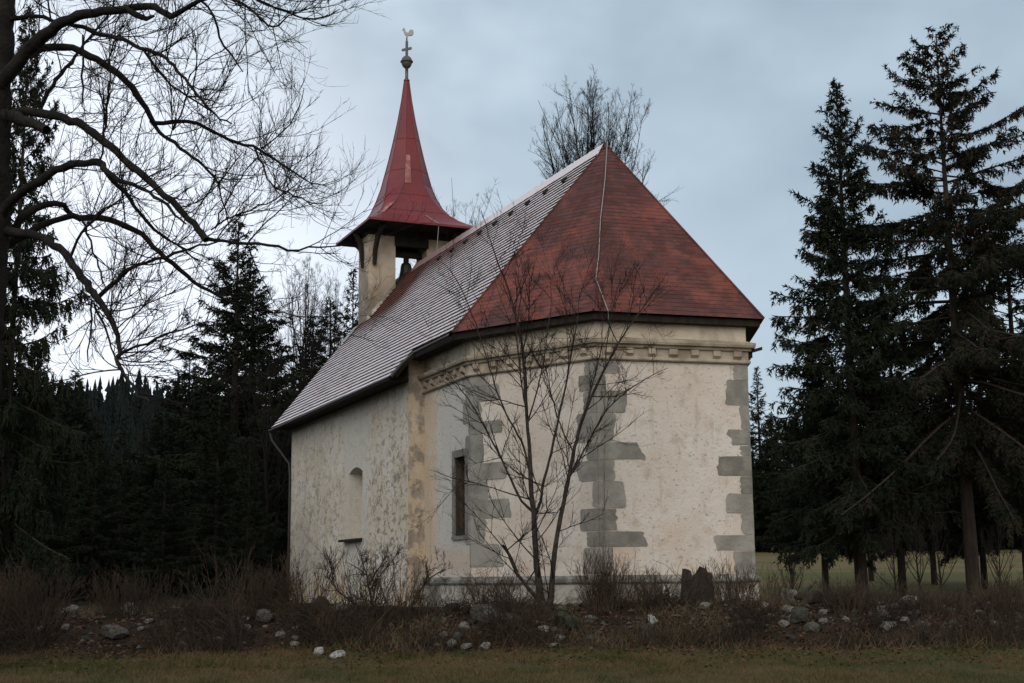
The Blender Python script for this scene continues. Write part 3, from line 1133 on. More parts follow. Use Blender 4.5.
# cock outline, facing left in the photo, 3 cm thick
ck = [(-.02, 0), (.0, .05), (-.05, .09), (-.09, .16), (-.105, .24), (-.135, .25), (-.115, .275), (-.105, .31), (-.075, .315), (-.055, .28), (-.04, .21), (.0, .17), (.05, .165), (.07, .22),
      (.12, .26), (.175, .25), (.2, .2), (.195, .13), (.165, .08), (.11, .07), (.05, .07), (.025, .045), (.02, 0)]
xd = np.array([.9, .42, 0])
xd = norm(xd)
xr = np.array([math.cos(-CAL), math.sin(-CAL), 0])      # photo's right-hand direction in the chapel's own space
yr = np.array([-xr[1], xr[0], 0])
k = len(ck)
v = [ctr + xr * a * 1.0 + [0, 0, 1.28 + b] + yr * o_ for o_ in (-.02, .02) for a, b in ck]
MB().add(v, [list(range(k)), list(range(k, 2 * k))[::-1]] + [[i, (i + 1) % k, k + (i + 1) % k, k + i] for i in range(k)]).build('weathercock', M['cock'], o_sp)

# bell in the turret: a thing of its own
cT = Matrix.Rotation(CAL, 3, 'Z')
bw = cT @ Vector((TU, 0, 0)) + Vector((CX, CY, 0))
bell = thing('church_bell', 'dark bronze bell hanging from its yoke inside the open turret', 'bell', (bw.x, bw.y, 8.83), CAL)
bb = MB()
lathe(bb, 0, 0, [(.001, .60), (.08, .595), (.13, .56), (.155, .49), (.17, .35), (.20, .20), (.245, .08), (.29, .0), (.27, -.005), (.22, .06), (.001, .1)], 20)
bb.build('bell_body', M['bell'], bell, smooth=True)
MB().box((-.07, -.48, .74), (.07, .48, .90)).box((-.04, -.07, .58), (.04, .07, .745)).build('yoke', M['darkwood'], bell)
MB().tube([(0, 0, .1), (0, 0, -.02)], [.02, .06], 8).build('clapper', M['iron'], bell)


# ---------------------------------------------------------------- spruces
def needle_mb(rng, P, per_m, ln, wd, lens):
    """brush of needle clumps along twig polylines"""
    mbn = MB()
    per = np.maximum(2, (lens * per_m)).astype(int)
    idx, s, p, t = sample(rng, P, per, .05, 1.0)
    nrm = norm(rng.normal(0, 1, (len(p), 3)))
    D = norm(t * .8 + norm(np.cross(t, nrm)) * rng.uniform(.3, .9, (len(p), 1)) + [0, 0, -.12])
    L = ln * rng.uniform(.6, 1.25, len(p)) * (1.15 - .4 * s)
    V, F = blades(p, D, wd * rng.uniform(.7, 1.2, len(p)), L, nrm)
    mbn.add(V, [F])
    return mbn


def make_spruce(name, label, seed, H, RAD, cb, droop=.5, dens=1.0, shape=.8, gaps=.0, top_sparse=0.0, per_m=26, cones=False, nm='needles', hang=1.0, maxlow=1.0, eltop=48, tipup=.75):
    rng = np.random.default_rng(seed)
    root = thing(name, label, 'spruce')
    tr = MB()
    kz = 10
    zz = np.linspace(-.5, H, kz)
    tp = np.stack([np.cumsum(rng.normal(0, .03, kz)) * .5, np.cumsum(rng.normal(0, .03, kz)) * .5, zz], -1)
    tp[:, :2] -= tp[0, :2]
    r0 = H * .0125
    tr.tube(tp, np.maximum(.02, r0 * (1 - np.clip(zz, 0, H) / H) ** .85), 9)
    nb = int((H - cb) / .30 * 4.2 * dens)
    t = (np.arange(nb) + rng.uniform(0, 1, nb)) / nb
    t = 1 - (1 - t) ** 1.0
    z = cb + (H - cb) * t
    az = np.arange(nb) * 2.39996 + rng.normal(0, .4, nb)
    prof = (1 - t) ** shape
    prof = np.where(t < .12, prof * (maxlow + (1 - maxlow) * t / .12), prof)
    ln = (RAD * prof + .07) * rng.uniform(.55, 1.12, nb)
    if gaps:
        ln = ln * np.where(vnoise(az * 1.5, z * 1.3, 1.0, seed) < -.18, 1 - gaps, 1.0)
    keep = rng.uniform(0, 1, nb) > top_sparse * t
    el = R(-18) + (R(eltop) - R(-18)) * t ** 1.1 + rng.normal(0, .1, nb)
    D = np.stack([np.cos(az) * np.cos(el), np.sin(az) * np.cos(el), np.sin(el)], -1)
    P0 = np.stack([np.interp(z, zz, tp[:, 0]), np.interp(z, zz, tp[:, 1]), z], -1)
    P0, D, ln, t, z = P0[keep], D[keep], ln[keep], t[keep], z[keep]
    sag = np.stack([0 * t, 0 * t, -droop * (1 - t) * 1.1], -1)
    tipv = np.stack([0 * t, 0 * t, .0 * t + tipup], -1)
    B = strands(rng, P0, D, ln, 6, sag, tipv, .12)
    ok = B[:, :, 2].min(1) > max(.5, cb * .52)
    B, ln, t = B[ok], ln[ok], t[ok]
    br = .007 + .0085 * ln
    V, F = tubes(B, br[:, None] * np.linspace(1, .25, 7)[None], 4)
    tr.add(V, [F])
    o1 = tr.build('trunk', M['bark'], root)
    # side twigs
    idx, s, p, tg = sample(rng, B, np.maximum(3, ln / .07).astype(int), .10, 1.0)
    lat = norm(np.cross(tg, [0, 0, 1.0])) * np.where(rng.uniform(0, 1, len(p)) < .5, -1, 1)[:, None]
    L2 = (.18 + .50 * (1 - s) * np.minimum(ln[idx], 2.2) / 2.2 + .10 * rng.uniform(0, 1, len(p))) * rng.uniform(.6, 1.2, len(p)) * np.minimum(1, .42 + 1.6 * (1 - t[idx]))
    low = (1 - t[idx])
    D2 = norm(tg * .75 + lat * rng.uniform(.3, 1.0, (len(p), 1)) + np.stack([0 * s, 0 * s, -.5 * low * droop + .1], -1))
    T2 = strands(rng, p, D2, L2, 3, np.stack([0 * s, 0 * s, -.9 * droop * low - .1], -1), None, .18)
    # hanging combs
    per = np.where(rng.uniform(0, 1, len(T2)) < .85, np.round(2.2 * hang), 0).astype(int)
    i3, s3, p3, t3 = sample(rng, T2, per, .2, .9)
    lowi = low[i3]
    L3 = (.10 + .30 * lowi * droop * 1.6) * rng.uniform(.5, 1.3, len(p3)) * min(1.0, .5 + .5 * hang)
    D3 = norm(t3 * .5 + rng.normal(0, .35, (len(p3), 3)) + np.stack([0 * s3, 0 * s3, -.2 - 1.1 * lowi * droop], -1))
    T3 = strands(rng, p3, D3, L3, 3, (0, 0, -.5 * droop), None, .15)
    nd = MB()
    for TT, LL, pm in ((B[:, 2:], ln * .66, per_m * .7), (T2, L2, per_m), (T3, L3, per_m)):
        q = needle_mb(rng, TT, pm, .17, .024, LL)
        nd.add(q.v[0], [q.f[0]])
    o2 = nd.build('crown', M[nm], root)
    ch = [o1, o2]
    if cones:
        sel = t[i3] if False else None
        hi = t[idx] > .55
        ii = np.where(hi)[0]
        ii = rng.choice(ii, min(len(ii), 650), replace=False)
        pc = T2[ii, -1]
        C = strands(rng, pc, np.tile([0, 0, -1.0], (len(ii), 1)) + rng.normal(0, .12, (len(ii), 3)), rng.uniform(.11, .17, len(ii)), 3, (0, 0, 0), None, .02)
        V, F = tubes(C, np.tile([.012, .024, .022, .006], (len(ii), 1)), 5)
        o3 = MB().add(V, [F]).build('cones', M['cones'], root)
        tag(o3, kind='stuff')
        ch.append(o3)
    root['h'] = H
    return kids(root, *ch)


def put_spruce(root, px, topy, Y, label=None, group=None, first=False, rz=0.0, wide=1.0):
    g = ground_at(px, Y)
    top = at(px, topy, Y)
    sc = (top[2] - g[2]) / root['h']
    S3 = (sc * wide, sc * wide, sc)
    if first:
        root.location = tuple(g)
        root.scale = S3
        root.rotation_euler = (0, 0, rz)
        if label:
            root['label'] = label
        if group:
            root['group'] = group
        return root
    return dup(root, tuple(g), rz, S3, label, group)


spA = make_spruce('spruce_tree', 'dense narrow spruce just right of the chapel', 31, 15.5, 3.0, 2.3, droop=.6, shape=.72, dens=1.3, gaps=.3, maxlow=.8)
spB = make_spruce('spruce_tree', 'tallest spruce, open crown with brown cones near its top, right of the dense one', 32, 17.6, 7.4, 3.6, droop=.8, shape=.68, dens=.82, gaps=.5, top_sparse=.1, cones=True, nm='needles2', hang=1.5, maxlow=.65, eltop=28, tipup=.6)
spC = make_spruce('spruce_tree', 'bushy spruce rising behind the bare lime limbs left of the chapel', 33, 14.0, 3.9, .3, droop=.5, shape=.85, dens=.95, gaps=.3)
spD = make_spruce('spruce_tree', 'spruce', 34, 12.0, 2.5, .3, droop=.35, shape=.9, dens=.85, gaps=.2, hang=.8)
spE = make_spruce('spruce_tree', 'spruce with long drooping boughs behind the big bare lime trunk', 35, 15.0, 3.4, .6, droop=.9, shape=.6, dens=.75, gaps=.35, hang=1.2)
GF = 'spruces on the forest edge'
put_spruce(spA, 862, 83, 40, first=True, rz=.4)
put_spruce(spB, 974, 34, 41, first=True, rz=1.2)
put_spruce(spC, 229, 222, 46, first=True, rz=2.0, wide=1.35)
put_spruce(spE, 0, 10, 27, first=True, rz=2.8, wide=.62)
put_spruce(spD, 349, 272, 62, 'thin pointed spruce showing between the bare trees and the bell turret', first=True, rz=.2)
spF = make_spruce('spruce_tree', 'shorter spruce filling the gap between the two tall spruces', 36, 14.0, 3.7, 3.0, droop=.5, shape=.8, dens=.9, gaps=.3)
put_spruce(spF, 903, 262, 47, first=True, rz=.7)
# wood on the left
for k, (px, ty, Y, sp_, lab) in enumerate([
    (308, 318, 58, spC, 'ragged spruce among the bare saplings left of the tiled roof'),
    (246, 268, 52, spC, 'dense spruce close behind the right side of the bushy spruce'),
    (328, 300, 60, spC, 'spruce whose top shows just left of the thin pointed spruce'),
    (262, 345, 52, spD, 'lower spruce at the right flank of the bushy spruce'),
    (182, 352, 50, spC, 'broad spruce at the left flank of the bushy spruce'),
    (66, 372, 44, spC, 'short broad spruce left of the blue hill gap'),
    (24, 345, 40, spA, 'dark spruce under the lowest lime limb, behind the drooping one'),
    (-30, 250, 42, spC, 'spruce cut by the left edge of the photo'),
    (116, 418, 42, spD, 'small dark spruce standing below the blue hill gap'),
    (152, 412, 48, spC, 'squat spruce right of the blue hill gap'),
    (215, 400, 38, spC, 'low spruce in front of the bushy spruce'),
    (275, 405, 42, spE, 'low dark spruce beside the west corner of the nave'),
    (40, 430, 34, spC, 'low spruce at the left end of the rubble bank'),
    (92, 440, 37, spE, 'low spruce in the middle of the dark wood on the left'),
    (162, 455, 34, spC, 'lowest spruce of the dark wood, near its front'),
    (246, 440, 34, spD, 'narrow low spruce in front of the west gable'),
]):
    put_spruce(sp_, px, ty, Y, lab, GF, rz=k * 1.7 + .5, wide=1.4)
for k, (px, ty, Y, sp_) in enumerate([(-20, 330, 66, spA), (35, 385, 70, spC), (90, 420, 66, spA), (140, 430, 64, spC), (200, 380, 70, spA), (250, 390, 66, spC), (290, 380, 72, spA), (330, 350, 75, spC), (0, 420, 52, spC), (70, 450, 55, spA),
                                      (120, 460, 58, spC), (180, 470, 56, spA), (225, 470, 60, spC), (270, 470, 54, spC), (290, 440, 62, spA)]):
    put_spruce(sp_, px, ty, Y, 'dark spruce in the second row of the wood behind the front spruces', 'second row of the left wood', rz=k * 2.1, wide=1.2)
# trees joining the two big ones on the right
for k, (px, ty, Y, sp_, lab) in enumerate([
    (1030, 190, 46, spF, 'spruce cut by the right edge of the photo'),
    (826, 345, 49, spF, 'slim spruce behind the left side of the dense narrow spruce'),
    (985, 345, 52, spF, 'low spruce behind the tallest spruce'),
    (935, 360, 56, spF, 'low spruce deep between the tall spruces'),
    (872, 380, 60, spF, 'low spruce deep behind the dense narrow spruce'),
    (1055, 300, 50, spF, 'spruce outside the right edge reaching in with its boughs'),
]):
    put_spruce(sp_, px, ty, Y, lab, 'spruces right of the chapel', rz=k * 1.3 + .9, wide=1.15)
# far edge of the meadow
rng = np.random.default_rng(77)
put_spruce(spD, 765, 368, 125, 'small far spruce standing above the far wood, right of the chapel corner', rz=1.0, wide=1.25)
for k in range(-26, 64):
    px = 742 + k * 8.6 + rng.uniform(-3, 3)
    put_spruce([spA, spC, spD][k % 3], px, 428 + rng.uniform(-16, 22) - 12 * (k > 8), 122 + rng.uniform(-4, 14), 'far spruce in the closed wood along the upper edge of the meadow', 'far spruces beyond the meadow', rz=k * 1.9, wide=1.5)

# wooded hill in the north-west, one far mass of small trees
rng = np.random.default_rng(8)
hw = MB()
N = 2400
Yh = rng.uniform(210, 440, N)
bx = rng.uniform(-.40, -.14, N) * Yh
gh = gz(bx, Yh)
hh = 5 + 12 * rng.uniform(0, 1, N) ** 1.5
K = 14
for ring in range(10):
    zc = gh + hh * (.08 + ring * .09)
    rr = hh * .20 * (1 - ring * .094) * rng.uniform(.8, 1.2, N)
    th = rng.uniform(0, 6.28, N)
    ang = th[:, None] + np.arange(K) * 2 * math.pi / K
    rj = rr[:, None] * np.where(np.arange(K) % 2 == 0, rng.uniform(.25, .5, (N, K)), rng.uniform(.7, 1.4, (N, K)))
    V = np.stack([bx[:, None] + np.cos(ang) * rj, Yh[:, None] + np.sin(ang) * rj, zc[:, None] - rj * .35 + rng.normal(0, .2, (N, K))], -1)
    T = np.stack([bx, Yh, zc + hh * .15], -1)
    V = np.concatenate([V, T[:, None]], 1).reshape(-1, 3)
    b = np.arange(N)[:, None] * (K + 1)
    j = np.arange(K)
    F = np.stack([b + j, b + (j + 1) % K, np.broadcast_to(b + K, (N, K))], -1).reshape(-1, 3)
    hw.add(V, [F])
tag(hw.build('hill_forest', M['far']), kind='stuff')


# ---------------------------------------------------------------- bare trees
def bare_tree(name, label, cat, seed, H, spread, loc, trunk_r, n1=26, n2=8, n3=6, n4=4, base=.3, up=.9, group=None, m1='twig', el0=48):
    rng = np.random.default_rng(seed)
    root = thing(name, label, cat, loc, 0, group)
    k = 9
    zz = np.linspace(-.4, H, k)
    tp = np.stack([np.cumsum(rng.normal(0, H * .006, k)), np.cumsum(rng.normal(0, H * .006, k)), zz], -1)
    tp[:, :2] -= tp[0, :2]
    tr = MB().tube(tp, np.maximum(.006, trunk_r * (1 - np.clip(zz, 0, H * .95) / (H * .95)) ** 1.1), 8)
    o1 = tr.build('trunk', M['limebark'], root)
    cr_ = MB()
    t = base + (.80 - base) * np.sort(rng.uniform(0, 1, n1) ** 1.5)
    P0 = np.stack([np.interp(t * H, zz, tp[:, q]) for q in range(3)], -1)
    az = np.arange(n1) * 2.4 + rng.normal(0, .4, n1)
    el = R(el0 + 12 - 40 * (spread - .3)) + R(10) * t + rng.normal(0, .13, n1)
    D = np.stack([np.cos(az) * np.cos(el), np.sin(az) * np.cos(el), np.sin(el)], -1)
    L = H * (1.0 - t) * rng.uniform(.72, 1.0, n1) * np.where(t < .55, .86, 1.0)
    A = strands(rng, P0, D, L, 7, (0, 0, up * 1.5), (0, 0, up * .6), .2)
    r = trunk_r * .27 * (1.05 - t) + .005
    V, F = tubes(A, r[:, None] * np.linspace(1, .22, 8)[None], 5)
    cr_.add(V, [F])
    prevL, prevr = L, r
    for lv, (nn, f) in enumerate(((n2, .26), (n3, .40), (n4, .5))):
        if nn == 0:
            break
        idx, s, p, tg = sample(rng, A, np.maximum(2, np.round(nn * np.minimum(1.3, 1.5 * prevL / prevL.max()))) if lv == 0 else nn, .25, 1.0)
        D = norm(tg + norm(rng.normal(0, 1, (len(p), 3))) * 1.0 + [0, 0, .25 * up])
        L2 = np.maximum(prevL[idx] * f * (1.15 - s * .6) * rng.uniform(.6, 1.2, len(p)), .12)
        A = strands(rng, p, D, L2, 4, (0, 0, .5 * up), None, .25)
        r2 = np.maximum(prevr[idx] * (.40, .45, .55)[lv] * (1.1 - .5 * s), .0027)
        V, F = tubes(A, r2[:, None] * np.linspace(1, .45, 5)[None], 3)
        cr_.add(V, [F])
        prevL, prevr = L2, r2
    o2 = cr_.build('crown', M[m1], root)
    return kids(root, o1, o2)


def place_bare(name, label, px, topy, Y, **kw):
    g = ground_at(px, Y)
    H = at(px, topy, Y)[2] - g[2]
    return bare_tree(name, label, 'tree', H=H, loc=tuple(g), **kw)


place_bare('bare_tree', 'tall leafless tree whose crown stands above the apex of the apse roof', 590, 80, 44, seed=57, spread=.34, trunk_r=.24, n1=52, n2=13, n3=7, n4=5, base=.34, el0=60)
place_bare('bare_tree', 'leafless tree showing between the spire and the ridge', 452, 178, 58, seed=52, spread=.3, trunk_r=.2, n1=30, n2=8, n3=6, n4=3, base=.4)
place_bare('bare_tree', 'leafless tree with steep shoots beside the bushy spruce', 300, 255, 50, seed=53, spread=.34, trunk_r=.13, n1=30, n2=9, n3=7, n4=4, base=.35, el0=52)
place_bare('bare_tree', 'slender leafless tree just left of the turret', 326, 268, 54, seed=54, spread=.3, trunk_r=.1, n1=24, n2=8, n3=7, n4=4, base=.35, el0=52)
place_bare('bare_tree', 'leafless low tree in the wood left of the nave gutter', 268, 330, 40, seed=55, spread=.33, trunk_r=.08, n1=20, n2=8, n3=6, n4=3, base=.25, el0=45)
# thin saplings under the spruces on the right
for k, (px, ty, Y, lab) in enumerate([(920, 500, 35, 'thin sapling between the two tall spruce trunks'), (942, 505, 34, 'leaning sapling left of the tallest spruce trunk'), (897, 528, 33, 'short bare sapling right of the dense spruce trunk'),
                                      (1000, 520, 32, 'bare sapling right of the tallest spruce trunk'), (792, 555, 30, 'low bare sapling left of the dense spruce trunk')]):
    place_bare('sapling', lab, px, ty, Y, seed=60 + k, spread=.4, trunk_r=.035, n1=14, n2=6, n3=4, n4=0, base=.2, el0=40, group='saplings under the right spruces')


# ---- trees traced limb by limb; every limb has its own distance from the camera
def limb_tree(name, label, cat, Y0, limbs, seed, base, bark, twigs, twig_len, extra, slim=1.0, wig=.28, kink=.011):
    """limbs: (list of (px, py), list of radius px, end distance offset)"""
    rng = np.random.default_rng(seed)
    root = thing(name, label, cat, base)
    tr = MB()
    polys = []
    for pts, rads, dy in limbs:
        n_ = len(pts)
        d = np.linspace(dy[0], dy[1], n_)
        P = np.array([at(p[0], p[1], Y0 + q) for p, q in zip(pts, d)])
        # resample smoothly
        s = np.concatenate([[0], np.cumsum(np.linalg.norm(np.diff(P, axis=0), axis=1))])
        m_ = max(4, int(s[-1] / .12))
        ss = np.linspace(0, s[-1], m_)
        Q = np.stack([np.interp(ss, s, P[:, q]) for q in range(3)], -1)
        for _ in range(1):
            Q[1:-1] = Q[1:-1] * .5 + (Q[:-2] + Q[2:]) * .25
        Q[1:-1] += rng.normal(0, kink, Q[1:-1].shape)
        rp = np.interp(ss, s, np.interp(np.arange(n_), np.linspace(0, n_ - 1, len(rads)), rads)) / FPX * Y0 * 1.02
        rp = rp * (1 + rng.normal(0, .05, m_)) * slim
        tr.tube(Q - np.array(base), rp, 8)
        polys.append((Q, rp))
    o1 = tr.build('trunk', M[bark], root, smooth=True)
    cr_ = MB()
    # twigs of three orders
    cur = []
    for Q, rp in polys:
        L = np.linalg.norm(np.diff(Q, axis=0), axis=1).sum()
        thin = np.clip((.075 - rp) / .06, 0.0, 1.0)
        nper = max(1, int(L * extra))
        q = rng.integers(0, len(Q) - 1, nper)
        q = q[rng.uniform(0, 1, nper) < .12 + .88 * thin[q]]
        cur.append((Q[q], norm(Q[np.minimum(q + 1, len(Q) - 1)] - Q[q]), rp[q]))
    p = np.concatenate([c[0] for c in cur])
    tg = np.concatenate([c[1] for c in cur])
    rr = np.concatenate([c[2] for c in cur])
    out_dir, upw, tip = twigs
    D = norm(tg * .7 + norm(rng.normal(0, 1, (len(p), 3))) * .9 + np.array(out_dir) * rng.uniform(0, 1, (len(p), 1)))
    L1 = twig_len * rng.uniform(.35, 1.0, len(p))
    A = strands(rng, p, D, L1, 7, (0, 0, upw), tip, wig)
    r1 = np.minimum(rr * .55, .0035 + .0056 * L1)
    V, F = tubes(A - np.array(base), r1[:, None] * np.linspace(1, .4, 8)[None], 4)
    cr_.add(V, [F])
    for lv, (nn, f, ang) in enumerate(((6, .44, .75), (4, .45, .8))):
        idx, s, p, tg = sample(rng, A, nn, .12, 1.0)
        D = norm(tg + norm(rng.normal(0, 1, (len(p), 3))) * ang + [0, 0, .12])
        L2 = np.maximum(L1[idx] * f * rng.uniform(.5, 1.2, len(p)), .06)
        A = strands(rng, p, D, L2, 4, (0, 0, upw * .6), tip, wig * .9)
        r2 = np.maximum(r1[idx] * (.58, .62)[lv], .0022)
        V, F = tubes(A - np.array(base), r2[:, None] * np.linspace(1, .5, 5)[None], 3)
        cr_.add(V, [F])
        L1, r1 = L2, r2
    o2 = cr_.build('crown', M['twig'], root)
    return root


Z2 = [
    # trunk, mostly beyond the left edge
    ([(-36, 660), (-28, 560), (-21, 420), (-13, 300), (-7, 200), (-2, 100), (4, 0), (4, -80), (5, -200)], [34, 30, 28, 26, 23, 20, 16, 13, 6], (0, 0)),
    ([(-8, 100), (10, 72), (33, 44), (57, 24), (88, 13), (127, 9), (143, 5.5), (158, 8), (171, 18), (184, 8), (204, 0), (230, -12), (262, -8)], [12, 10, 9, 7.5, 6.5, 5.5, 5, 4.5, 4, 3.2, 2.4, 1.6, 1], (0, -2.2)),
    ([(127, 9), (139, 16), (148, 24), (154, 16)], [4, 4.5, 3.2, 1.5], (-1, -1.2)),
    ([(-4, 30), (12, 18), (30, 17), (45, 16), (57, 23)], [4.5, 3.6, 3.2, 3, 2.5], (0, -.3)),
    ([(2, 75), (30, 50), (53, 46), (75, 49), (94, 57), (110, 68), (127, 81), (143, 103), (151, 121), (158, 126), (182, 119.6), (197, 123), (215, 133), (235, 144), (254, 146), (274, 159), (292, 171), (307, 181), (327, 186)],
     [7, 6, 5.6, 5.4, 5.2, 5, 4.8, 4.4, 4, 3.6, 3, 2.8, 2.6, 2.4, 2.2, 1.9, 1.5, 1.1, .7], (.2, 1.6)),
    ([(151, 121), (160, 132), (171, 141), (188, 153), (204, 166), (218, 183), (219, 195), (226, 212), (230, 232)], [3, 2.8, 2.6, 2.3, 2, 1.6, 1.2, 1, .6], (1.0, .2)),
    ([(218, 183), (222, 180), (232, 165), (243, 152)], [1.3, 1, .8, .5], (.5, .2)),
    ([(-8, 130), (14, 112), (42, 113), (66, 118.5), (86, 127), (103, 140.5), (123, 157.6), (140, 173), (158, 188), (182, 212), (199, 228), (206, 240)], [7, 6.5, 6, 5.8, 5.5, 5.2, 5, 4.8, 4.6, 4.4, 4.2, 4.4], (0, -1.5)),
    ([(204, 238), (221, 242), (243, 242), (270, 245), (296, 250), (322, 246), (340, 246)], [2.8, 2.2, 2, 1.7, 1.4, 1.1, .7], (-1.4, -1.0)),
    ([(-2, 112), (13, 117), (30, 122), (47, 130)], [9, 8, 7.2, 5.5], (0, -.8)),
    ([(-6, 225), (11, 199), (39, 181), (61, 167), (88, 163), (101, 161), (107, 173), (123, 183), (140, 187), (158, 197), (173, 210), (186, 224)], [7.5, 6.5, 6, 5.5, 5, 5, 3.8, 2.6, 2.3, 2.1, 1.8, 1.2], (0, -1.8)),
    ([(106, 172), (116, 184), (125, 193), (136, 208), (149, 226), (167, 239), (180, 247), (200, 262)], [3, 2.8, 2.6, 2.4, 2.2, 1.8, 1.5, 1], (-1, .2)),
    ([(0, 240), (24, 214.6), (44, 204), (61, 201.5), (68, 212), (74, 217)], [6, 5.4, 4.8, 4.2, 3.8, 3.5], (.2, .8)),
    ([(-2, 250), (33, 230), (48, 222), (70, 217), (99, 218), (123, 223.5), (140, 234), (158, 251), (182, 272), (203, 288), (222, 297), (246, 308), (300, 316), (350, 318)], [6, 5, 4.6, 4.5, 4.4, 4.2, 4, 3.7, 3.3, 2.6, 1.8, 1.3, 1.0, .6], (.3, 1.8)),
    ([(0, 232), (35, 234), (59, 247.5), (70, 258.5), (83, 278), (90, 290), (97, 298.5), (110, 314), (118.5, 336), (120, 353), (116, 362), (127, 377.5), (138, 395), (150, 402)], [7, 5.6, 5.2, 5, 5, 4.8, 4.4, 3.7, 3.2, 2.8, 2.4, 2.0, 1.5, 1], (0, -2.6)),
    ([(97, 298.5), (110, 287), (127, 270.6), (149, 261), (173, 254), (193, 247.5), (217, 242)], [3, 2.8, 2.5, 2.2, 2, 1.6, 1], (-1, -1.7)),
    ([(120, 353), (132, 348), (154, 340), (167, 334), (193, 326), (215, 322)], [1.9, 1.7, 1.5, 1.3, 1, .6], (-1.7, -2.2)),
    ([(92, 300), (92, 314), (90, 336), (88, 362)], [1.5, 1.3, 1.1, .8], (-.8, -1)),
    ([(94, 303), (104, 325), (110, 345), (116, 360)], [1.7, 1.5, 1.2, 1], (-.8, -1.4)),
    ([(83, 35), (83, 70), (82, 107)], [1.5, 1.6, 1.0], (-.5, -.5)),
    ([(41, 107), (59, 77), (77, 53), (94, 33), (107, 17), (118, -4)], [3, 2.6, 2.2, 1.8, 1.4, 1], (0, 1)),
    ([(70, 24), (99, 33), (123, 39.5), (143, 49), (165, 56), (175, 68), (188.5, 83), (202, 101), (217, 116), (232, 124)], [3.2, 3, 2.8, 2.6, 2.3, 2.1, 1.9, 1.6, 1.2, .8], (-.4, -2)),
    ([(143, 49), (154, 66), (171, 87), (188.5, 97), (210, 110), (222, 122)], [1.8, 1.7, 1.5, 1.4, 1.1, .7], (-1, -.4)),
    ([(190, -20), (237, 0), (256, 13), (274, 30), (289, 15)], [2, 1.7, 1.5, 1.4, .8], (-1, -2)),
    ([(215, -20), (256, 0), (283, 11), (309, 20), (327, 17.5), (340, 9)], [2, 1.7, 1.5, 1.3, 1, .6], (0, 1)),
    ([(200, 0), (217, 17.5), (219, 39.5), (226, 48), (234.6, 57), (243, 72)], [1.7, 1.5, 1.4, 1.3, 1.1, .7], (-1.5, -1)),
    ([(104, 138), (105, 123), (110, 75), (114, 39.5), (120, 12)], [1.7, 1.6, 1.3, 1.1, .8], (-.6, .2)),
    ([(100, 160), (103, 140), (106, 120), (108, 95)], [1.4, 1.3, 1.1, .7], (-.7, -.2)),
    ([(70, 258), (80, 235), (90, 222), (110, 205), (125, 203)], [2.2, 1.9, 1.6, 1.2, .8], (-.2, -1)),
    ([(83, 222), (92, 245), (100, 272), (106, 288)], [1.6, 1.5, 1.2, .8], (.3, -.5)),
    ([(215, 228), (224, 205), (240, 178), (262, 150), (275, 130)], [1.1, 1, .9, .8, .5], (-1.2, -.2)),
    ([(211, 230), (235, 214), (262, 205), (290, 190), (300, 180)], [1.1, 1, .9, .8, .5], (-1.2, -2)),
    ([(254, 146), (262, 165), (270, 184), (282, 193), (300, 197), (316, 206), (328, 200)], [1.5, 1.3, 1.2, 1.1, 1, .8, .5], (1.0, .2)),
    ([(261, 149), (280, 136), (296, 118), (303, 100), (304, 88)], [1.2, 1, .9, .7, .5], (1, .6)),
    ([(173, 130), (184, 108), (188, 85), (190, 70), (215, 55), (243, 38)], [1.4, 1.2, 1, .9, .8, .5], (1, 0)),
]
LB = at(-40, 660, 18.0)
lime_base = (float(LB[0]), 18.0, gzf(LB[0], 18.0))
limb_tree('lime_tree', 'huge old leafless lime whose arching limbs fill the upper left', 'tree', 18.0, Z2, 91, lime_base, 'limebark', ((.12, 0, .28), .5, (.0, 0, .45)), 1.3, 8.0, .74)

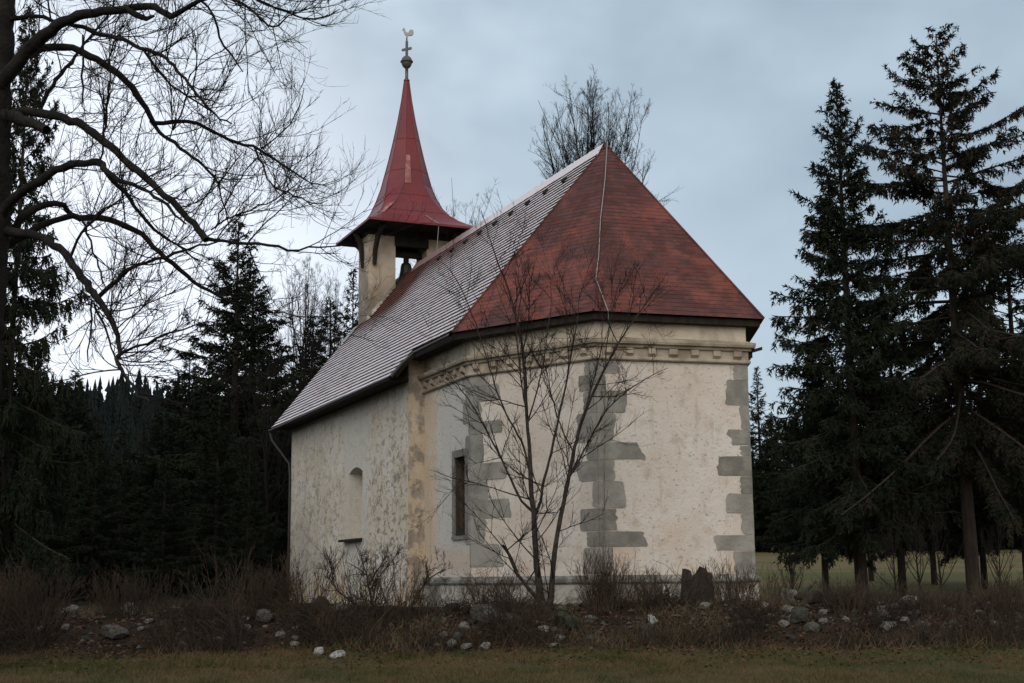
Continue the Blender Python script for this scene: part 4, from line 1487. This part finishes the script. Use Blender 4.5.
YT = 21.2
yb = at(545, 606, YT)
yt_base = (float(yb[0]), YT, gzf(yb[0], YT))
YL = [
    ([(546, 615), (541, 600), (536, 560), (534, 520), (531, 490), (530, 455), (527, 420), (525, 380), (522, 340), (515, 312), (506, 282), (496, 258), (488, 232), (481, 210)], [9, 6.5, 5, 4.6, 4.3, 3.2, 2.8, 2.5, 2.2, 1.8, 1.4, 1.1, .8, .4], (0, -.5)),
    ([(548, 612), (552, 590), (553, 565), (557, 535), (566, 490), (573, 455), (580, 425), (592, 395), (605, 368), (622, 337), (637, 316), (655, 290), (668, 272)], [7, 4.8, 4.2, 3.8, 3.4, 3.1, 2.8, 2.4, 2.0, 1.6, 1.2, .8, .4], (0, .5)),
    ([(535, 515), (540, 505), (543, 485), (552, 450), (558, 420), (566, 385), (572, 350), (578, 315), (580, 290)], [2.8, 2.6, 2.4, 2.1, 1.8, 1.5, 1.2, .9, .4], (0, -.9)),
    ([(533, 512), (520, 500), (506, 468), (497, 450), (482, 422), (468, 398), (452, 378), (440, 360)], [2.4, 2.2, 1.9, 1.7, 1.4, 1.1, .8, .4], (0, .6)),
    ([(531, 480), (524, 445), (512, 425), (500, 400), (490, 370), (478, 330), (462, 290), (450, 268), (441, 262)], [1.9, 1.7, 1.5, 1.3, 1.1, 1, .8, .6, .3], (0, -.9)),
    ([(527, 425), (536, 395), (543, 365), (548, 330), (552, 295), (548, 265)], [1.5, 1.3, 1.1, .9, .7, .3], (0, .8)),
    ([(528, 430), (520, 370), (516, 330), (522, 290), (527, 262)], [1.3, 1.2, 1, .8, .3], (-.2, -.9)),
    ([(573, 452), (560, 425), (551, 395), (545, 360)], [1.4, 1.2, .9, .4], (.1, .7)),
    ([(568, 480), (590, 440), (604, 412), (625, 392), (650, 376), (668, 368)], [1.6, 1.4, 1.2, 1, .8, .4], (.1, -.5)),
    ([(605, 368), (607, 340), (612, 310), (620, 280)], [1.2, 1, .8, .4], (.3, .8)),
    ([(580, 425), (596, 372), (602, 345), (603, 318)], [1.4, 1.1, .8, .4], (.2, -.3)),
    ([(545, 608), (532, 592), (519, 578), (512, 562), (507, 548), (503, 545)], [4, 3.4, 3, 2.6, 2.2, 1.6], (0, -.4)),
    ([(514, 568), (505, 552), (510, 545), (498, 535)], [1.4, 1.1, .9, .4], (-.2, -.5)),
    ([(525, 585), (534, 572), (540, 560)], [1.6, 1.2, .6], (-.1, .2)),
    ([(531, 500), (505, 492), (480, 484), (452, 478), (430, 470)], [1.2, 1, .8, .7, .3], (0, -.7)),
]
limb_tree('young_tree', 'leafless young tree with several slim stems in front of the apse wall', 'tree', YT, YL, 92, yt_base, 'youngbark', ((0, 0, .45), .2, (0, 0, .3)), 1.25, 4.8, .58, .14, .004)


# ---------------------------------------------------------------- shrubs, brambles, stones
def bush(label, px, Y, hpx, wpx, n, seed, stiff=.8, m='stem2', name='bare_shrub', group='leafless shrubs along the rubble bank', branchy=3):
    rng = np.random.default_rng(seed)
    g = ground_at(px, Y)
    H = hpx / FPX * Y * .85
    W = wpx / FPX * Y / 2
    root = thing(name, label, 'shrub', tuple(g), 0, group)
    a = rng.uniform(0, 6.28, n)
    rad = np.sqrt(rng.uniform(0, 1, n)) * W
    P = np.stack([np.cos(a) * rad * .55, np.sin(a) * rad * .45, np.full(n, -.05)], -1)
    D = np.stack([np.cos(a) * rad / W * (1 - stiff), np.sin(a) * rad / W * (1 - stiff), np.ones(n)], -1) + rng.normal(0, .13, (n, 3))
    L = H * rng.uniform(.55, 1.08, n)
    A = strands(rng, P, D, L, 6, (0, 0, .15), None, .25)
    mb = MB()
    r = .0028 + .0032 * L
    V, F = tubes(A, r[:, None] * np.linspace(1, .4, 7)[None], 3)
    mb.add(V, [F])
    for q in range(2):
        idx, s, p, tg = sample(rng, A, branchy, .25, 1)
        D = norm(tg + norm(rng.normal(0, 1, (len(p), 3))) * .7 + [0, 0, .2])
        L2 = np.maximum(L[idx] * .38 * rng.uniform(.5, 1.2, len(p)), .05)
        A = strands(rng, p, D, L2, 4, (0, 0, .3), None, .2)
        r2 = np.maximum(r[idx] * .6, .0024)
        V, F = tubes(A, r2[:, None] * np.linspace(1, .5, 5)[None], 3)
        mb.add(V, [F])
        L, r = L2, r2
    mb.build('stems', M[m], root)
    return root


bush('dense broom-like brown shrub right of the young tree', 603, 21.3, 58, 62, 150, 1, .75)
bush('sparse brown shrub between the broom-like shrub and the stump', 652, 21.4, 42, 46, 60, 2, .7)
bush('tall twiggy shrub below the niche of the nave', 366, 21.6, 66, 72, 60, 3, .55)
bush('loose shrub at the west corner of the nave', 308, 21.6, 62, 54, 40, 4, .5)
bush('shrub at the foot of the nave shoulder', 402, 21.4, 56, 64, 60, 5, .55)
bush('small shrub against the plinth left of the young tree', 495, 21.6, 44, 56, 45, 6, .55)
bush('reddish shrub under the right corner of the chapel', 735, 21.5, 44, 60, 90, 7, .7)
bush('brown shrub in front of the dense spruce trunk', 845, 21.2, 40, 60, 80, 8, .65)
bush('brown shrub right of the tallest spruce trunk', 1000, 21.1, 46, 60, 90, 9, .65)
bush('thin shrub left of the dark root', 780, 21.6, 40, 50, 40, 10, .5)
bush('low shrub in front of the tallest spruce trunk', 925, 21.1, 36, 50, 60, 12, .65)
bush('pale thin shrub before the dark wood, left of the chapel', 225, 24.5, 70, 60, 30, 13, .4)
bush('dark red bramble clump left of the chapel', 270, 21.5, 46, 80, 110, 14, .55, 'stem')
bush('dark bramble clump in the middle of the left bank', 130, 21.6, 50, 100, 130, 15, .55, 'stem')
bush('dark bramble clump at the left end of the bank', 28, 21.2, 62, 110, 150, 16, .55, 'stem')

# gnarled shoots that are drawn clearly against the nave wall
SHB = [
    ([(372, 612), (370, 590), (366, 575), (362, 560), (358, 548)], [2.6, 2.2, 1.6, 1.1, .6], (0, .2)),
    ([(369, 585), (378, 570), (386, 558), (388, 548)], [1.8, 1.4, 1, .5], (0, -.2)),
    ([(370, 590), (380, 573), (392, 566), (398, 552)], [1.6, 1.3, 1, .5], (0, .2)),
    ([(360, 606), (346, 600), (335, 590), (333, 575), (330, 560), (325, 548)], [2, 1.9, 1.6, 1.4, 1, .5], (0, 0)),
    ([(333, 575), (338, 562), (344, 553)], [1.1, .9, .4], (0, .1)),
    ([(366, 575), (356, 566), (346, 562)], [1.2, .9, .4], (0, -.1)),
]
sb = at(368, 610, 21.5)
limb_tree('gnarled_shrub', 'gnarled leafless shrub drawn against the nave wall below the niche', 'shrub', 21.5, SHB, 93, (float(sb[0]), 21.5, gzf(sb[0], 21.5)), 'youngbark', ((0, 0, .4), .4, (0, 0, .3)), .40, 12, .46)
SH2 = [
    ([(408, 612), (413, 598), (422, 588), (428, 578), (438, 575), (446, 568)], [2.3, 2.1, 1.8, 1.5, 1.2, .5], (0, -.2)),
    ([(428, 578), (427, 566), (428, 558)], [1.3, 1, .5], (0, .1)),
    ([(440, 574), (447, 562)], [1, .4], (0, .1)),
]
sb = at(408, 610, 21.2)
limb_tree('gnarled_shrub', 'crooked forked shoot in front of the ochre nave corner', 'shrub', 21.2, SH2, 94, (float(sb[0]), 21.2, gzf(sb[0], 21.2)), 'youngbark', ((0, 0, .4), .3, (0, 0, .3)), .30, 11, .46)

# bramble undergrowth over the whole bank
rng = np.random.default_rng(101)
n_ = 36000
x = rng.uniform(-9.6, 9.8, n_)
y = 19.95 + 2.7 * rng.beta(1.15, 1.3, n_)
dn_ = vnoise(x, y, .9, 31) + .5 * vnoise(x, y, .35, 33)
kp = (dn_ > -.10) & ~((np.abs(x - .2) < 4.2) & (y > 21.5))
x, y = x[kp], y[kp]
z = gz(x, y)
hgt = (.13 + .34 * rng.uniform(0, 1, len(x)) ** 2.2) * (1 + 1.0 * vnoise(x, y, 1.2, 35)) * np.where(x < -3.5, 1.1, np.where(x > 4, .75, .95)) * (1 + .9 * np.maximum(0, vnoise(x, y, .55, 37)))
P = np.stack([x, y, z - .03], -1)
D = np.stack([rng.normal(0, .9, len(x)), rng.normal(0, .8, len(x)), np.ones(len(x))], -1)
A = strands(rng, P, D, hgt * 1.6, 5, (0, 0, .1), (0, 0, -1.2), .5)
mb = MB()
V, F = tubes(A, np.linspace(.0058, .0022, 6)[None] * np.ones((len(x), 1)), 3)
mb.add(V, [F])
tag(mb.build('undergrowth', M['stem']), kind='stuff')
# dead grass among it
n_ = 20000
x = rng.uniform(-9.8, 10, n_)
y = 19.7 + 3.4 * rng.beta(1.3, 1.6, n_)
kp = vnoise(x, y, .7, 41) > 0.0
x, y = x[kp], y[kp]
P = np.stack([x, y, gz(x, y) - .01], -1)
D = norm(np.stack([rng.normal(0, .7, len(x)), rng.normal(0, .6, len(x)), np.ones(len(x))], -1))
V, F = blades(P, D, rng.uniform(.003, .006, len(x)), rng.uniform(.1, .34, len(x)), norm(rng.normal(0, 1, (len(x), 3))))
tag(MB().add(V, [F]).build('dead_grass', M['straw']), kind='stuff')
# foreground turf
n_ = 120000
x = rng.uniform(-9.5, 9.5, n_)
y = 15.2 + 5.6 * rng.uniform(0, 1, n_)
kp = rng.uniform(0, 1, n_) < np.clip(.75 + 1.1 * vnoise(x, y, .8, 51), .15, 1) * (1 - sst(20.0, 20.8, y))
x, y = x[kp], y[kp]
P = np.stack([x, y, gz(x, y) - .005], -1)
D = norm(np.stack([rng.normal(0, .75, len(x)), rng.normal(0, .7, len(x)), np.ones(len(x))], -1))
V, F = blades(P, D, rng.uniform(.0025, .005, len(x)), rng.uniform(.03, .095, len(x)) * (1 + 1.1 * vnoise(x, y, 1.2, 52) + 1.6 * np.maximum(0, vnoise(x, y, .35, 53))), norm(rng.normal(0, 1, (len(x), 3))))
tag(MB().add(V, [F]).build('grass', M['grass']), kind='stuff')
# fallen leaves
n_ = 14000
x = rng.uniform(-9.5, 9.8, n_)
y = 17.6 + 4.8 * rng.beta(2.2, 1.2, n_)
P = np.stack([x, y, gz(x, y) + .015], -1)
a = norm(rng.normal(0, 1, (len(x), 3)) * [1, 1, .35])
b = norm(np.cross(a, rng.normal(0, .5, (len(x), 3)) + [0, 0, 1]))
sz = rng.uniform(.018, .042, len(x))[:, None]
V = np.stack([P - a * sz, P + b * sz * .6, P + a * sz, P - b * sz * .6], 1).reshape(-1, 3)
tag(MB().add(V, [np.arange(len(x) * 4).reshape(-1, 4)]).build('leaf_litter', M['leaf']), kind='stuff')


# stones
def stone_mesh(seed, sq=(1, .8, .62)):
    bm = bmesh.new()
    bmesh.ops.create_icosphere(bm, subdivisions=4, radius=1)
    rng = np.random.default_rng(seed)
    pl = norm(rng.normal(0, 1, (9, 3)))
    dd = rng.uniform(.5, .85, 9)
    for v in bm.verts:
        p = np.array(v.co)
        for q, d_ in zip(pl, dd):
            e = p @ q - d_
            if e > 0:
                p = p - q * e * .98
        p = p * (1 + .06 * math.sin(p[0] * 5 + seed) * math.sin(p[1] * 6 + 2 * seed) + rng.normal(0, .012))
        v.co = p * np.array(sq)
    me = bpy.data.meshes.new('stone')
    bm.to_mesh(me)
    bm.free()
    me.polygons.foreach_set('use_smooth', np.zeros(len(me.polygons), bool))
    return me


SM = {}
for k in ('stone_grey', 'stone_pale', 'stone_mossy', 'stone_white'):
    SM[k] = []
    for q in range(3):
        me = stone_mesh(q * 7 + len(k), [(1, .8, .62), (1, .7, .5), (1, .9, .8)][q])
        me.materials.append(M[k])
        SM[k].append(me)
rngs = random.Random(6)


def stone(px, py, wpx, kind, label, group=None, sink=.25, Y=None, flat=1.0):
    """stone seen at photo position px, py; its distance is where that ray meets the ground"""
    if Y is None:
        best = None
        for yy in np.arange(16, 23.2, .04):
            p = at(px, py, yy)
            if p[2] <= gzf(p[0], yy) + .03:
                best = yy
                break
        Y = best if best else 21.9
    p = at(px, py, Y)
    r = wpx / FPX * Y / 2
    o = bpy.data.objects.new('stone', SM[kind][rngs.randrange(3)])
    COL.objects.link(o)
    g = gzf(p[0], Y)
    o.location = (p[0], Y, g + r * (.62 - sink) * flat)
    o.scale = (r, r * rngs.uniform(.8, 1.1), r * rngs.uniform(.85, 1.15) * flat)
    o.rotation_euler = (rngs.uniform(-.3, .3), rngs.uniform(-.3, .3), rngs.uniform(-.6, .6))
    return tag(o, label, 'stone', group)


for a in [
    (319, 653, 16, 'stone_white', 'left of the two white stones lying at the grass edge'),
    (338, 656, 17, 'stone_white', 'right, flatter of the two white stones lying at the grass edge'),
    (172, 601, 9, 'stone_white', 'small bright white stone on the left part of the bank'),
    (72, 598, 15, 'stone_pale', 'pale flat stone on the crest at far left'),
    (115, 637, 32, 'stone_grey', 'large angular grey stone low on the left bank'),
    (262, 621, 24, 'stone_grey', 'rounded grey boulder in brambles left of the chapel'),
    (128, 607, 20, 'stone_pale', 'pale stone above the large angular grey one'),
    (451, 645, 12, 'stone_pale', 'leftmost of three pale stones at the grass edge below the window'),
    (467, 647, 14, 'stone_pale', 'middle of three pale stones at the grass edge below the window'),
    (485, 647, 13, 'stone_pale', 'rightmost of three pale stones at the grass edge below the window'),
    (488, 621, 38, 'stone_grey', 'broad grey slab on the bank left of the young tree'),
    (512, 624, 26, 'stone_grey', 'grey slab nearest the young tree on its left'),
    (545, 630, 15, 'stone_white', 'whitish stone below the foot of the young tree'),
    (653, 623, 17, 'stone_white', 'upright white stone below the broom-like shrub'),
    (566, 626, 32, 'stone_mossy', 'dark mossy boulder under the young tree'),
    (787, 601, 30, 'stone_pale', 'long pale stone on the crest left of the dark root'),
    (764, 607, 12, 'stone_white', 'white stone on the crest under the right chapel corner'),
    (800, 620, 28, 'stone_mossy', 'mossy dark boulder below the dark root'),
    (910, 601, 26, 'stone_pale', 'big pale stone on the crest between the two spruce trunks'),
    (881, 604, 14, 'stone_white', 'white stone right of the dense spruce trunk'),
    (883, 615, 13, 'stone_pale', 'pale stone under the white one right of the dense spruce trunk'),
    (886, 628, 14, 'stone_pale', 'lowest pale stone of the column right of the dense spruce trunk'),
    (705, 607, 14, 'stone_pale', 'pale stone right of the tree stump'),
    (322, 606, 22, 'stone_mossy', 'dark rounded stone at the foot of the nave below the ochre stain'),
    (340, 611, 20, 'stone_pale', 'pale block at the foot of the nave'),
    (452, 606, 20, 'stone_mossy', 'dark round stone against the plinth under the window'),
]:
    stone(*a)
for k in range(80):
    px = rngs.uniform(-10, 1035)
    py = rngs.uniform(598, 640)
    kind = rngs.choice(['stone_grey', 'stone_grey', 'stone_mossy', 'stone_mossy', 'stone_pale'])
    lab = {'stone_grey': 'plain grey stone half buried among the brambles of the rubble bank', 'stone_mossy': 'dark mossy stone half buried among the brambles of the rubble bank',
           'stone_pale': 'small pale stone among the brambles of the rubble bank'}[kind]
    stone(px, py, rngs.uniform(6, 17) if kind != 'stone_pale' else rngs.uniform(5, 12), kind, lab, {'stone_grey': 'grey bank stones', 'stone_mossy': 'mossy bank stones', 'stone_pale': 'small pale bank stones'}[kind], sink=.5)
for k in range(150):
    px = rngs.choice([rngs.uniform(770, 1030), rngs.uniform(770, 930), rngs.uniform(420, 570), rngs.uniform(0, 300)])
    py = rngs.uniform(598, 626) if px > 700 else rngs.uniform(606, 646)
    kind = rngs.choice(['stone_grey', 'stone_pale', 'stone_mossy'])
    stone(px, py, rngs.uniform(5, 13), kind, 'small broken stone of the tumbled wall, tangled in dark brush', 'small broken wall stones', sink=.35)
# countless small rubble
mb = MB()
n_ = 1500
x = rng.uniform(-9.8, 10, n_)
y = 20.5 + 1.9 * rng.beta(1.6, 1.4, n_)
z = gz(x, y)
OCT = np.array([(1, 0, 0), (0, 1, 0), (-1, 0, 0), (0, -1, 0), (0, 0, 1), (0, 0, -1)], float)
OF = np.array([[0, 1, 4], [1, 2, 4], [2, 3, 4], [3, 0, 4], [1, 0, 5], [2, 1, 5], [3, 2, 5], [0, 3, 5]])
sz = .02 + .05 * rng.uniform(0, 1, n_) ** 2
th = rng.uniform(0, 6.28, n_)
rot = np.stack([np.stack([np.cos(th), -np.sin(th), 0 * th], -1), np.stack([np.sin(th), np.cos(th), 0 * th], -1), np.stack([0 * th, 0 * th, .7 + 0 * th], -1)], 1)
V = np.einsum('nij,kj->nki', rot, OCT) * rng.uniform(.6, 1.3, (n_, 6, 1)) * sz[:, None, None] + np.stack([x, y, z + sz * .2], -1)[:, None]
F = (np.arange(n_)[:, None, None] * 6 + OF).reshape(-1, 3)
tag(mb.add(V, [F]).build('rubble', M['stone_grey']), kind='stuff')

# rotten stump against the end wall
g = ground_at(697, 22.0)
st = thing('tree_stump', 'dark rotten jagged stump in front of the end wall of the apse', 'stump', tuple(g))
rng = np.random.default_rng(14)
k = 22
an = np.arange(k) * 2 * math.pi / k
mb = MB()
rows = []
for lv, (zf_, rf) in enumerate([(-.1, 1.25), (.1, 1.05), (.25, .95), (.38, .9), (.5, .85)]):
    rj = .25 * rf * (1 + .16 * np.sin(an * 5 + 1) + rng.normal(0, .05, k))
    zj = zf_ + (np.interp(np.arange(k), np.linspace(0, k, 9), rng.uniform(-.2, .14, 9)) + rng.uniform(-.05, .05, k) if lv == 4 else 0 * an)
    rows.append(np.stack([np.cos(an) * rj, np.sin(an) * rj * .8, zj + 0 * an], -1))
rows.append(np.stack([np.cos(an) * .1, np.sin(an) * .08, np.full(k, .3)], -1))
V = np.concatenate(rows)
F = np.array([[j * k + i, j * k + (i + 1) % k, (j + 1) * k + (i + 1) % k, (j + 1) * k + i] for j in range(5) for i in range(k)])
mb.add(V, [F]).add(np.concatenate([rows[-1], [[0, 0, .28]]]), [np.array([[i, (i + 1) % k, k] for i in range(k)])])
mb.build('stump_wood', M['bark'], st)
A = strands(rng, np.stack([rng.uniform(-.2, .2, 40), rng.uniform(-.15, .15, 40), np.full(40, .35)], -1), rng.normal(0, .3, (40, 3)) + [0, 0, 1], rng.uniform(.1, .3, 40), 4, (0, 0, 0), None, .25)
V, F = tubes(A, np.linspace(.006, .002, 5)[None] * np.ones((40, 1)), 3)
MB().add(V, [F]).build('shoots', M['stem2'], st)

# uprooted root on the crest to the right
RT = [([(800, 612), (806, 600), (812, 594), (820, 600), (826, 612)], [5, 6, 6.5, 6, 4], (0, 0)), ([(806, 600), (800, 594), (795, 598)], [4.5, 3.5, 2], (0, -.1)), ([(814, 595), (822, 590), (828, 596), (834, 610), (838, 622)], [4, 3, 2.4, 2, 1.5], (0, -.3)),
      ([(808, 598), (806, 590), (812, 586)], [3, 2, 1], (0, .1))]
sb = at(812, 612, 21.6)
limb_tree('tree_root', 'dark uprooted root lying on the crest right of the chapel', 'root', 21.6, RT, 95, (float(sb[0]), 21.6, gzf(sb[0], 21.6)), 'bark', ((0, 0, .3), .2, (0, 0, .2)), .25, 5)
